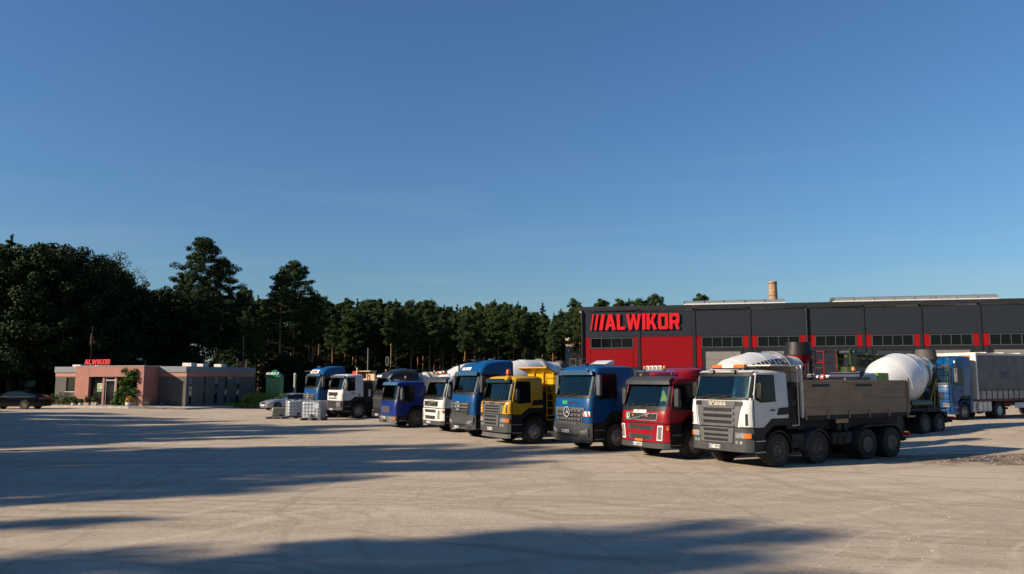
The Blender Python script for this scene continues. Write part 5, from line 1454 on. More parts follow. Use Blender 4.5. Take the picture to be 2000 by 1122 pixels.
mixer(t, -2.75, P_RED)
vest = M('yellow vest cloth', (0.35, 0.5, 0.02), .8)
MB().prism([(-.62,.15,1.95),(-.62,.75,1.95),(-.62,.52,2.38),(-.62,.40,2.38)], (-.06,0,0)).build('yellow_vest', vest, t, bevel=.02)

# 3 blue tipper with round badge, EKOINZBUD
t = truck_root('tipper_truck', 'blue lorry with green and dark lettering above a round star badge, red-white corner board', 1201, 881, 30)
c = cab_merc(t, P_BLUE, 'arocs')
m = MB(); add_text(m, 'EKO', .18, c.front_fn(-.32, 1.83, .004), depth=.006, bold=.005, sx=.95); m.build('front_lettering', GREENINK, t)['label'] = 'green lettering'
m = MB(); add_text(m, 'INZBUD', .18, c.front_fn(.22, 1.83, .004), depth=.006, bold=.005, sx=.95); m.build('front_lettering', NAVYINK, t)['label'] = 'dark lettering'
wb = c.patch('warning_board', WINK, .93, 1.20, 1.34, 1.52, .012, .01, nz=1)
for k, (a, b) in enumerate(((.93, .99), (1.07, 1.16))):
    c.patch('warning_stripe', REDINK, a+.03, b+.03, 1.34, 1.52, .015, .005, parent=wb, yt=(a-.0, b-.03) if k else (a, b-.03), nz=2)
m = MB(); m.box(-.75, -.55, .25, .32, 3.29, 3.36); m.box(-1.5, -.9, -.5, .4, 3.28, 3.33); m.build('roof_hatch', PLAS, t, bevel=.02)
MB().cyl((-.7,.62,3.28),(-.7,.62,3.4),.02,n=6).build('roof_antenna', CHROME, t)
MB().cyl((c.xf(3.0)+.16,.95,3.06),(c.xf(3.0)+.16,.95,3.15),.05,n=10).build('visor_lamp', CHROME, t)
m = MB().prism([(-1.65,-1.05,3.3),(-2.1,-1.05,3.50),(-2.2,-1.05,3.50),(-2.2,-1.05,3.3)], (0,1.1,0)); m.build('roof_deflector', P_WHITE, t, bevel=.02)
chassis(t, 8.2, [(-1.4, 0), (-3.9, 1), (-5.25, 1)], 'g'); tandem_guard(t, -3.9, -5.25)
tank_box(t, -3.15, -2.2, 1)
tipper(t, -2.6, -7.6, 1.4, 2.75, wall=BOXWALL, ribs=True, load=M('sand load', (.40,.30,.17), .9, var=.25, bump=.4))
MB().cyl((-2.42, 1.0, 1.2), (-2.42, 1.0, 3.1), .07, n=12).build('exhaust_stack', ALU, t, smooth=40)

# 4 yellow tipper
t = truck_root('tipper_truck', 'yellow tipper truck with dusty grey grille and single round beacon', 1040, 867, 30)
c = cab_scania(t, P_YEL, zws=1.80, zwt=2.68, zr=2.88, lettering=False, L=1.85, plate_txt='WPN 36CE')
c.bumper(PLASG, .26, .44, -.02, name='underrun_bar', th=.12)
c.patch('sun_visor', GLASS, -1.05, 1.05, 2.58, 2.76, .12, .03, nz=1)
m = MB().lathe([(0,.02),(.02,.12),(.10,.16),(.2,.10),(.24,.01)], (-.3,.85,2.66), (0,0,1), 14); m.build('visor_cover', P_YEL, t, smooth=50)
beacon(t, -.95, -.25, 2.90, .10, .22, M('red orange lens', (.55,.07,.01), .25))
chassis(t, 7.6, [(-1.4, 0), (-4.2, 1), (-5.55, 1)], 'g'); tandem_guard(t, -4.2, -5.55)
tank_box(t, -3.3, -2.3, 1)
tipper(t, -2.6, -7.2, 1.35, 2.85, wall=BOXYEL, ribs=True)
MB().box(-2.70, -2.52, -1.18, 1.1, 1.9, 3.05).build('headboard', P_YEL, t, bevel=.01)
m = MB().prism([(-2.5,-1.15,3.0),(-2.0,-1.2,3.22),(-2.0,1.2,3.22),(-2.5,1.15,3.0)], (-.03,0,.05)); m.add([(-2.55,-1.15,2.95),(-2.55,1.15,2.95),(-2.0,1.2,3.24),(-2.0,-1.2,3.24)], [(0,1,2,3)]); m.build('cab_guard_plate', P_YEL, t)
m = MB()
for y in (-.5, .3, 1.12): m.bar((-2.45, y, 1.2), (-2.45, y, 3.05), .07)
m.build('headboard_ribs', P_YEL, t)
ladder(t, -2.25, 1.2, 1.0, 2.9, .42, P_YEL, 6, .02)
m = MB()
for k in range(14):
    a = random.Random(k); m.tube([(-2.35,.75,2.1),(-2.3+a.uniform(-.1,.1),.75+a.uniform(-.35,.35),2.2+a.uniform(0,.35)),(-2.3,.75+a.uniform(-.3,.3),1.9)], .018, 5)
m.build('hoses', M('brown hoses', (.10,.05,.02), .7), t)
MB().box(-2.5, -1.95, -1.0, .9, 1.1, 2.2).build('engine_stack', BLACK, t, bevel=.03)

# 5 tall blue tractor
t = truck_root('tractor_unit', 'tall blue tractor unit with white forehead lettering, between white mixer and yellow tipper', 970, 856, 30)
c = cab_merc(t, P_BLUE, 'actros')
def forehead(c, t):
    zc = 3.22
    m = MB(); add_logo(m, .14, c.front_fn(-.15, zc, .03), depth=.006); return m.build('forehead_lettering', WINK, t)
forehead(c, t)
m = MB().lathe([(0,.16),(.04,.14),(.06,.05)], (-1.5,.3,3.645), (0,0,1), 14); m.build('roof_dome', CHROME, t, smooth=40)
m = MB(); m.box(-1.2, -.85, -.55, -.1, 3.60, 3.66); m.build('roof_hatch', PLAS, t, bevel=.02)
chassis(t, 5.9, [(-1.4, 0), (-5.0, 1)], 'g'); tank_box(t, -4.1, -2.4, 1, mat=ALU)
MB().lathe([(0,.5),(.08,.5)], (-4.9,0,1.12), (0,0,1), 20).build('fifth_wheel', CHAS, t)
for sg in (1,-1): fender(t, -5.0, sg, .64, .5, BLACK, 5, 175)

# 6 white mixer
t = truck_root('concrete_mixer_truck', 'white-cabbed concrete mixer truck with dark visor and orange-white roof beacon bar', 905, 844, 30)
c = cab_fm(t, P_WHITE, logo=GOLDINK, red=False)
light_bar(c, 2.98, -.62, w=.55)
m = MB(); m.tube([(-.6,-1.0,2.88),(-.6,-1.0,2.98),(-.6,1.0,2.98),(-.6,1.0,2.88)], .025); m.build('roof_bar', ALU, t)
for y in (-.85, .28):
    MB().lathe([(0,.05),(.02,.09),(.09,.10),(.10,.085)], (-.62,y,3.09), (1,0,0), 14).build('roof_spotlight', CHROME, t, smooth=40)
m = MB(); m.tube([(-1.5,.3,2.86),(-1.5,.3,3.45),(-1.35,.3,3.52)], .05, 8); m.build('roof_pipe', BLACK, t)
chassis(t, 8.6, [(-1.4, 0), (-3.3, 0), (-6.1, 1), (-7.45, 1)], 'g'); tandem_guard(t, -6.1, -7.45)
mixer(t, -2.6, PLASG, hop=PLAS, hopk=.5, zoff=.02, la=-17, ls0=2.6)

# 7 deep blue small-cab mixer
t = truck_root('concrete_mixer_truck', 'deep blue low-cabbed concrete mixer truck with light steel bumper', 812, 835.5, 30)
c = cab_man(t, P_DBLUE)
beacon(t, -.95, .55, 2.72, .06, .13); MB().cyl((-.95,.55,2.6),(-.95,.55,2.72),.02,n=6).build('beacon_stalk', BLACK, t)
m = MB(); m.box(-.8,-.55,-.35,.0,2.62,2.70); m.build('roof_horns', CHROME, t, bevel=.02)
chassis(t, 8.4, [(-1.4, 0), (-3.3, 0), (-6.0, 1), (-7.35, 1)], 'd'); tandem_guard(t, -6.0, -7.35)
mixer(t, -2.7, P_DBLUE, logo=False, hopk=.5, zoff=-.05)

# 8 black tanker truck
t = truck_root('tanker_truck', 'black truck with white lettering on its visor, half hidden behind the deep blue mixer', 790, 826, 30)
c = cab_black(t, P_BLACK)
m = MB(); m.cyl((-.9,-.35,3.14),(-.9,-.35,3.62),.025,n=6); m.lathe([(0,.05),(.03,.26),(.10,.30),(.13,.285)], (-.86,-.35,3.85), (1,0,0), 24); rl = m.build('round_search_light', BLACK, t, smooth=40)
MB().lathe([(0,.27),(.02,.24)], (-.725,-.35,3.85), (1,0,0), 24).build('search_light_lens', GLASS, rl, smooth=40)
MB().lathe([(.13,.30),(.15,.30),(.15,.27),(.13,.27)], (-.86,-.35,3.85), (1,0,0), 24, close=True).build('search_light_ring', ALU, rl)
beacon(t, -.9, -.95, 3.15, .06, .12)
m = MB().grid([[(x, y*1.0, z - .1*abs(y)**4) for y in (-1,-.8,-.4,0,.4,.8,1)] for x, z in ((-.75,3.2),(-1.1,3.32),(-1.6,3.38),(-2.2,3.30))], [[(x, y, 3.1) for y in (-1,-.8,-.4,0,.4,.8,1)] for x in (-.75,-1.1,-1.6,-2.2)])
m.build('roof_deflector', P_BLACK, t, smooth=40)
chassis(t, 8.4, [(-1.4, 0), (-3.3, 0), (-6.0, 1), (-7.35, 1)], 'd')
o = MB().lathe([(0,.5),(.1,.75),(.25,.88),(.5,.92),(4.9,.92),(5.2,.86),(5.4,.5)], (-2.7,0,2.25), (-1,0,0), 36).build('tank', TANK, t, smooth=35)
for s_ in (.6, 2.0, 3.4, 4.8): MB().lathe([(s_-.03,.925),(s_-.03,.945),(s_+.03,.945),(s_+.03,.925)], (-2.7,0,2.25), (-1,0,0), 36, close=True).build('tank_strap', BLACK, o)
m = MB(); m.tube([(-2.8,.5,3.35),(-8.0,.5,3.35)], .02); m.tube([(-2.8,-.5,3.35),(-8.0,-.5,3.35)], .02)
for k in range(6):
    for y in (-.5,.5): m.tube([(-2.8-k*1.04,y,3.0),(-2.8-k*1.04,y,3.35)], .018)
m.build('tank_top_rail', CHAS, t)
m = MB()
for k in range(8): m.box(-3.0-k*.5, -2.75-k*.5, -.85, .85, 1.1, 1.45)
m.build('tank_cradle', CHAS, t)

# 9 white tipper with day cab
t = truck_root('tipper_truck', 'white day-cab truck with black windows and tan box, parked right of the far blue tractor', 698, 818, 36)
c = cab_daf(t, P_WHITE)
chassis(t, 7.8, [(-1.4, 0), (-3.3, 0), (-5.6, 1), (-6.95, 1)], 'g'); tandem_guard(t, -5.6, -6.95, BLACK)
MB().box(-2.45, -1.8, -1.1, 1.0, 1.1, 2.5).build('engine_stack', BLACK, t, bevel=.03)
MB().box(-2.3, -2.2, .85, 1.18, 1.5, 2.0).build('white_canister', PLATE, t, bevel=.03)
TAN = M('tan steel', (.38,.29,.18), .7, 0, 0, .2, 3, .3, zlow=1.4, zhigh=3)
tipper(t, -2.65, -7.4, 1.45, 2.9, wall=TAN, ribs=True)
b = MB().box(-2.66, -2.55, -1.15, 1.2, 1.9, 3.2).build('headboard', TAN, t, bevel=.01)
MB().prism([(-2.54,.1,3.02),(-2.54,.55,3.02),(-2.54,.6,2.35),(-2.54,.42,2.35),(-2.54,.38,2.85),(-2.54,.12,2.88)], (.015,0,0)).build('dark_bracket', RUST, b)
MB().box(-2.75, -2.2, -1.1, 1.2, 3.22, 3.28).build('cab_guard_plate', TAN, t, bevel=.01)
MB().cyl((-1.85,-.1,2.9),(-1.85,-.1,3.5),.06,n=10).build('exhaust_stack', M('pale exhaust', (.4,.33,.27), .6), t, smooth=40)
MB().box(-2.5, -1.95, -1.15, -.25, 3.0, 3.25).build('red_tarp_roll', REDINK, t, bevel=.05)

# 10 far tall blue tractor
t = truck_root('tractor_unit', 'tall blue tractor unit behind the water containers, leftmost truck of the row', 650, 814.5, 38)
c = cab_merc(t, P_BLUE, 'actros')
o = c.patch('forehead_plate', WINK, -.85, .55, 3.12, 3.36, .012, .012, nz=2)
m = MB(); add_logo(m, .14, c.front_fn(-.15, 3.23, .016), depth=.006); m.build('forehead_lettering', REDINK, t)
m = MB(); m.tube([(-.6,-1.15,3.3),(-.25,-1.45,3.25)], .02); m.build('side_antenna', ALU, t)
m = MB(); m.box(-1.2,-.7,-.3,.2,3.55,3.63); m.build('roof_hatch', PLAS, t, bevel=.02)
chassis(t, 5.9, [(-1.4, 0), (-5.0, 1)], 'g'); tank_box(t, -4.1, -2.4, 1, mat=ALU)
for sg in (1,-1): fender(t, -5.0, sg, .64, .5, BLACK, 5, 175)
MB().lathe([(0,.5),(.08,.5)], (-4.9,0,1.12), (0,0,1), 20).build('fifth_wheel', CHAS, t)

# 11 mixer with olive frame behind the white tipper
t = truck_root('concrete_mixer_truck', 'mixer truck with olive green frame and large white drum behind the tan tipper box', 1706, 858, 35, group='trucks parked in a slanted row')
P_SLATE = paint('grey blue paint', (.22,.27,.33), .3)
c = cab_daf(t, P_SLATE)
c.patch('visor_board', M('navy visor board', (.003,.004,.014), .7, spec=.1), -1.15, 1.15, 2.62, 3.02, .19, .03, nz=2)
for tx, y, mt in (('IS', -.86, WINK), ('N', -.62, REDINK), ('ITY', -.36, WINK)):
    m = MB()
    if tx == 'N': c.patch('logo_patch', REDINK, -.72, -.50, 2.74, 2.96, .195, .01, nz=1); mt = WINK
    add_text(m, tx, .15, c.front_fn(y, 2.85, .197), depth=.005, bold=.006, shear=.2); m.build('visor_lettering', mt, t)
beacon(t, -.55, .75, 3.06, .09, .2)
MB().box(-1.2, -1.0, .4, .9, 3.0, 3.1).build('roof_vent', PLAS, t, bevel=.03)
chassis(t, 8.4, [(-1.4, 0), (-3.34, 0), (-5.75, 1), (-7.1, 1)], 'd')
tandem_guard(t, -5.75, -7.1, BLACK)
mixer(t, -2.75, P_GREEN, logo=False, tank=(-1.9, -2.85, 2.45, 3.02), tank_mat=P_LGREEN, zoff=.02, rmax=1.27, tilt=13.5, hop=M('dusty rubber', (.05,.045,.04), .7))
MB().cyl((-4.6,1.05,1.55),(-6.5,1.05,1.55),.17,n=14).build('green_side_tank', P_GREEN, t, smooth=40)
m = MB(); m.box(-7.9,-2.8,.95,1.2,1.22,1.3); m.box(-7.9,-7.6,-.9,1.2,.6,1.1); m.build('side_platform', CHAS, t)
MB().box(-4.8,-4.1,1.2,1.23,.92,1.0).build('side_reflector', M('dull amber board', (.25,.17,.05)), t)
MB().lathe([(0,.05),(.05,.14),(.2,.02)], (-4.4,1.15,1.35), (0,0,1), 10).build('orange_cone_cap', ORANGE, t)

# 12 concrete pump with folded boom
p = at(1656, 700, 46.0)
a = R(33); h = Vector((-math.cos(a), -math.sin(a), 0)); l = Vector((math.sin(a), -math.cos(a), 0))
q = Vector((p.x, p.y, 0)) + h*2.9
t = thing('concrete_pump_truck', 'olive concrete pump truck with boom folded flat above the mixers', 'truck', (q.x, q.y, gz(q.x, q.y)), math.pi + a, 'trucks parked in a slanted row')
c = cab_daf(t, M('dusty beige cab', (.30,.24,.17), .6, 0, 0, .2, 3, .5))
chassis(t, 9.2, [(-1.4, 0), (-3.3, 0), (-6.6, 1), (-7.95, 1)], 'd')
MB().box(-9.0, -2.1, -1.1, 1.1, 1.1, 2.0).build('pump_deck', P_GREEN, t, bevel=.04)
m = MB().box(-3.6, -2.3, -.55, .55, 2.0, 2.55); m.cyl((-2.9,0,2.5),(-2.9,0,3.4),.42,n=20); m.build('boom_pedestal', P_GREEN, t, smooth=35)
def cheek(y):
    m = MB().prism([(-2.55,y,3.25),(-2.45,y,4.35),(-2.65,y,4.48),(-3.0,y,4.45),(-3.15,y,4.1),(-3.05,y,3.25)], (0,.09,0)); return m.build('turret_cheek', P_GREEN, t, bevel=.02)
cheek(-.5); cheek(.35)
MB().cyl((-2.75,-.62,4.25),(-2.75,.6,4.25),.11,n=14).build('turret_pin', PLAS, t, smooth=40)
for k, (z0, z1, y, s_) in enumerate(((4.1, 3.95, -.05, .30), (3.72, 3.62, .12, .26), (3.5, 3.35, -.25, .22))):
    m = MB().bar((-2.8-k*.3, y, z0), (-9.6+k*.5, y, z1), s_*.8, s_); m.build('boom_section', P_GREEN, t, bevel=.02)
MB().cyl((-3.1,.12,4.2),(-4.6,.12,4.12),.11,n=14).build('boom_cylinder', PLAS, t, smooth=40)
MB().cyl((-4.6,.12,4.12),(-6.0,.12,4.02),.06,n=12).build('boom_piston', ALU, t, smooth=40)
m = MB()
for i in range(6):
    x = -3.2-i*1.05; m.tube([(x,.34,4.15-i*.03),(x-.95,.36,4.1-i*.03)], .055, 8); m.box(x-1.0, x-.93, .27, .45, 4.0-i*.03, 4.2-i*.03)
m.build('concrete_pipe', P_GREEN, t)
m = MB()
for i in range(7):
    m.tube([(-3.6-i*.7,.3,3.9),(-3.9-i*.7,.36,3.55),(-4.2-i*.7,.3,3.8)], .035, 6)
m.build('boom_hoses', BLACK, t)

# 13 tractor and curtain trailer on the right
t = truck_root('tractor_unit', 'blue tractor unit coupled to the grey curtain trailer at the right edge', 1880, 821, 30, z=.30, group='articulated lorry at the right')
c = cab_xl(t, P_BLUE)
chassis(t, 6.1, [(-1.4, 0), (-5.1, 1)], 'g', r=.5)
tank_box(t, -4.35, -2.35, 1, .42, 1.12, mat=M('white fuel tank', (.45,.45,.45), .4, .5, 0, .1), bands=3)
m = MB()
for k in range(4): m.box(-2.85, -2.6, 1.2, 1.225, .55+k*.12, .62+k*.12)
m.build('tank_step', BLACK, t)
for sg in (1,-1): fender(t, -5.1, sg, .6, .5, BLACK, 5, 175)
MB().box(-6.0, -4.2, -.5, .5, 1.08, 1.2).build('fifth_wheel', CHAS, t)
rt = t
tr = thing('curtain_trailer', 'long dusty grey curtain-side trailer behind the blue tractor at the right edge', 'trailer', t.location, t.rotation_euler.z, 'articulated lorry at the right')
WT = M('trailer cream panel', (.60,.54,.44), .5, 0, 0, .06, 3, .2, zlow=1.0, zhigh=3)
X0, X1, ZB, ZT = -2.75, -16.3, 1.2, 3.98
MB().box(X0-.05, X0, -1.26, 1.26, ZB, ZT).build('front_wall', WT, tr, bevel=.02)
for y in (-1.23, 1.23): MB().box(X0-.12, X0+.02, y-.06, y+.06, ZB, ZT+.02).build('corner_post', P_WHITE, tr, bevel=.03)
MB().box(X0, X0+.03, .2, .95, ZT-.3, ZT-.13).build('name_board', ORANGE, tr)
m = MB(); add_text(m, 'WIELTON', .13, lambda a_, b_, d_: (X0+.032+d_, .575+a_, ZT-.215+b_), depth=.005, bold=.004); m.build('name_board_lettering', INK, tr)
for sg in (1,-1):
    rows_o, rows_i = [], []
    for j in range(7):
        z = ZB+.52 + (ZT-.12-ZB-.52)*j/6
        rows_o.append([(X0-.1+(X1-X0+.2)*i/60, sg*(1.255+.012*math.sin(i*1.9)*math.sin(j*.7+.4)), z) for i in range(61)])
        rows_i.append([(X0-.1+(X1-X0+.2)*i/60, sg*1.22, z) for i in range(61)])
    cu = MB().grid(rows_o, rows_i).build('side_curtain', TARP, tr, smooth=50)
    MB().box(X1+.1, X0-.1, min(sg*1.23,sg*1.275), max(sg*1.23,sg*1.275), ZT-.11, ZT+.03).build('top_rail', WFR, tr, bevel=.01)
    for k in range(22):
        x = X0-.35-k*.6
        MB().box(x-.02, x+.02, min(sg*1.255,sg*1.28), max(sg*1.255,sg*1.28), ZB+.0, ZB+.62).build('curtain_strap', BLACK, tr)
    MB().box(X1+.1, X0-.1, min(sg*1.2,sg*1.25), max(sg*1.2,sg*1.25), ZB+.02, ZB+.50).build('lower_board', M('grey lower board', (.30,.29,.28), .7, 0, 0, .2, 3, .6, zlow=.8, zhigh=2.2), tr)
    MB().box(-13.0, -6.9, min(sg*1.15,sg*1.2), max(sg*1.15,sg*1.2), .62, .95).build('side_guard', M('white side guard', (.55,.55,.55), .5), tr, bevel=.02)
m = MB()
for k in range(7): m.box(X0-1.2-k*1.9, X0-1.15-k*1.9, -1.28, 1.28, ZT+.031, ZT+.07)
m.build('roof_bows', WFR, tr)
MB().box(X1, X0, -1.22, 1.22, ZT-.02, ZT+.02).build('roof_sheet', WFR, tr)
MB().box(X1, X1+.05, -1.24, 1.24, ZB, ZT).build('rear_doors', WT, tr)
m = MB(); m.box(X1, X0-.05, -1.24, 1.24, ZB-.12, ZB-.0)
for y in (-.5,.5): m.box(X1, -3.2, y-.06, y+.06, .85, ZB-.13)
m.build('trailer_frame', RUST, tr)
m = MB()
for y in (-.8,.8): m.box(-6.35, -6.2, y-.08, y+.08, .2, 1.05)
m.build('landing_legs', CHAS, tr)
for x in (-12.2, -13.5, -14.8):
    for sg in (1,-1): add_wheel(tr, x, sg*1.03, sg, True, 'g', .5)
m = MB(); add_text(m, 'TYC', .62, lambda a_, b_, d_: (-5.75-a_, 1.272+d_, 2.62+b_), depth=.004, bold=.02); m.build('curtain_lettering', M('faded navy print', (.03,.04,.10), .6), tr)

# 14 cars
def car(name, label, loc, rz, paint_, L=4.75, W=1.82, H=1.45, fast=False, rim='g', van=False, group=None):
    t = thing(name, label, 'car' if not van else 'van', loc, rz, group)
    hw = W/2
    if van:
        top = [(0,.75),(-.3,1.0),(-.9,1.15),(-1.7,1.85),(-2.1,1.92),(-4.6,1.92),(-4.75,1.8),(-4.8,.9)]
        belt = 1.12; g0, g1 = -1.0, -4.4
    elif fast:
        top = [(0,.62),(-.15,.76),(-.7,.90),(-1.35,.98),(-2.15,1.38),(-2.7,1.46),(-3.3,1.42),(-4.1,1.20),(-4.55,1.02),(-4.8,.95),(-4.85,.7)]
        belt = .98; g0, g1 = -1.35, -4.35
    else:
        top = [(0,.58),(-.10,.70),(-.6,.86),(-1.3,.95),(-2.1,1.36),(-2.6,1.44),(-3.2,1.42),(-4.0,1.06),(-4.6,1.02),(-4.72,.90),(-4.75,.6)]
        belt = .96; g0, g1 = -1.3, -4.05
    X = [p[0] for p in top][::-1]; Z = [p[1] for p in top][::-1]
    xs = np.linspace(0, top[-1][0], 34); rows = []
    def plan(x): 
        f = min(1, (abs(x)+.02)/.55); r_ = min(1, (abs(top[-1][0]-x)+.02)/.5)
        return hw * (.74 + .26*math.sin(f*math.pi/2)) * (.84 + .16*math.sin(r_*math.pi/2))
    for x in xs:
        zt = float(np.interp(x, X, Z)); w_ = plan(x); zb_ = belt - .04
        gl = max(0, zt - zb_ - .02); sh = min(zt-.03, zb_)
        row = [(0,.22),(w_*.9,.22),(w_*.985,.34),(w_,.58),(w_*.985, max(.62, sh-.12)),(w_*.94, sh)]
        if gl > .03: row += [(w_*.93-.30*gl, sh + gl*.86), (w_*.93-.42*gl-.05, zt-.0-.015), (0, zt+.01)]
        else: row += [(w_*.80, sh+.02), (w_*.5, zt-.005), (0, zt)]
        rows.append([(x, y, z) for y, z in row])
    full = [r_ + [(p[0], -p[1], p[2]) for p in r_[-2:0:-1]] for r_ in rows]
    n = len(full[0]); vs = [p for r_ in full for p in r_]; body, glass = [], []
    for j in range(len(full)-1):
        xm = (xs[j]+xs[j+1])/2
        for i in range(n):
            k = (i+1) % n; f = (j*n+i, j*n+k, (j+1)*n+k, (j+1)*n+i)
            z4 = [vs[a][2] for a in f]; y4 = [abs(vs[a][1]) for a in f]
            side = i in (5, n-6)
            hgt = float(np.interp(xm, X, Z)) - belt
            isg = False
            if side and g1 < xm < g0 and hgt > .12: isg = True
            if not side and i in (6, 7, n-7, n-8) and not van:
                sl = abs(float(np.interp(xm+.06, X, Z)) - float(np.interp(xm-.06, X, Z))) / .12
                if sl > .30 and g1 < xm < g0: isg = True
            if van and not side and i in (6,7,n-7,n-8) and -1.7 < xm < -.9: isg = True
            (glass if isg else body).append(f)
    for j in (0, len(full)-1): body.append(tuple(j*n+i for i in range(n)))
    def sub(fs):
        used = sorted({a for f in fs for a in f}); mp_ = {a: i for i, a in enumerate(used)}
        m = MB(); m.v = [vs[a] for a in used]; m.f = [tuple(mp_[a] for a in f) for f in fs]; return m
    b = sub(body).build('body', paint_, t, smooth=32)
    sub(glass).build('windows', GLASS, t, smooth=32)
    for x in (-.88, -3.68 if not van else -3.9):
        for sg in (1,-1):
            w = use_mesh('wheel', CAR_TYRE, t, (x, sg*(hw-.09), .33), (0,0,0 if sg > 0 else math.pi)); use_mesh('rim', CAR_RIM[rim], w)
            MB().lathe([(0,.37),(.02,.38),(.02,.33),(0,.33)], (x, sg*(hw-.02), .36), (0,sg,0), 24, close=True).build('wheel_arch', BLACK, t, smooth=40)
            MB().cyl((x, sg*(hw-.2), .36), (x, sg*(hw+.005), .36), .35, n=24).build('wheel_well', BLACK, t)
    for sg in (1,-1):
        MB().box(-1.75, -1.60, min(sg*hw*.93, sg*(hw+.14)), max(sg*hw*.93, sg*(hw+.14)), belt, belt+.11).build('mirror', paint_, t, bevel=.03)
        MB().prism([(.0-.04, sg*hw*.44, .60),(-.04, sg*hw*.68, .61),(-.22, sg*hw*.80, .72),(-.16, sg*hw*.5, .74)], (.03,0,.015)).build('headlamp', LAMP, t)
        MB().box(-4.76, -4.5, min(sg*hw*.60, sg*hw*.86), max(sg*hw*.60, sg*hw*.86), .78, .90).build('tail_lamp', REDINK, t)
        if not van:
            m = MB(); m.tube([(xx, sg*(plan(xx)*.95), belt-.01) for xx in np.linspace(g0-.1, g1+.2, 8)], .012, 5); m.build('window_trim', CHROME, t)
    MB().box(-.02, .035, -.36, .36, .55, .68).build('grille', BLACK, t, bevel=.02)
    MB().box(-.0, .05, -.26, .26, .36, .47).build('number_plate', PLATE, t)
    MB().box(-.02, .025, -.6, .6, .26, .34).build('bumper_intake', BLACK, t)
    return t
CAR_TYRE = tyre_mesh('car_tyre', .33, .22, 24, .22)
def car_rim(nm, mat):
    m = MB(); m.lathe([(.07,.225),(.11,.225),(.11,.205),(.05,.20),(.04,.05)], (0,0,0), (0,1,0), 24)
    for k in range(10):
        a_ = R(36*k + (8 if k % 2 else 0)); d = Vector((math.cos(a_), 0, math.sin(a_))); m.bar(d*.03+Vector((0,.10,0)), d*.21+Vector((0,.105,0)), .03, .02, up=(0,1,0))
    m.cyl((0,.09,0),(0,.115,0),.05,n=12); return m.mesh(nm, mat, 35)
CAR_RIM = {'g': car_rim('car_rim', M('car alloy', (.42,.38,.32), .3, .7)), 'd': car_rim('car_rim_dark', RIMD)}
w = gp(49, 800, .33)
car('black_car', 'black fastback car parked side-on left of the pink office', (w.x-3.68*1.0, w.y+.85, .33), math.pi*.995, M('black car paint', (.003,.004,.006), .18, 0, .15, .05, spec=.2), fast=True)
a = R(42); w = gp(541, 802, .02)
h = Vector((-math.cos(a), -math.sin(a), 0)); l = Vector((math.sin(a), -math.cos(a), 0)); q = w + h*.88 - l*.82
car('silver_car', 'silver saloon car parked on the grass edge left of the water containers', (q.x, q.y, .02), math.pi + a, P_SILVER, rim='d')
q = gp(569, 797, .02); car('white_van', 'white van showing only roof and windscreen between silver car and far blue truck', (q.x+1.2, q.y+4.5, .02), math.pi + R(38), P_WHITE, van=True, rim='d')

# ================================================================== trees
BARKP = M('orange pine bark', (.26,.135,.065), .85, 0, 0, .35, 2.0, stretch=(3,3,.6))
BARKB = M('birch bark', (.42,.40,.36), .8, 0, 0, .4, 3.0, stretch=(2,2,4))
BARKD = M('grey bark', (.085,.07,.05), .9, 0, 0, .35, 2.0)
def trunk_mb(rs_, h, r0, bend=.3, n=8, top=.15):
    pts = []; x = y = 0.0
    for k in range(n+1):
        f = k/n; pts.append((x, y, h*f)); x += rs_.uniform(-bend, bend)*.3; y += rs_.uniform(-bend, bend)*.3
    m = MB()
    for k in range(n):
        a, b = pts[k], pts[k+1]; m.cyl(a, b, r0*(1-(1-top)*k/n), r0*(1-(1-top)*(k+1)/n), n=8, cap=(k in (0, n-1)))
    return m, pts
def pt_at(pts, z):
    for a, b in zip(pts, pts[1:]):
        if a[2] <= z <= b[2]:
            f = (z-a[2])/(b[2]-a[2]+1e-9); return (a[0]+(b[0]-a[0])*f, a[1]+(b[1]-a[1])*f, z)
    return pts[-1]
VAR = {}
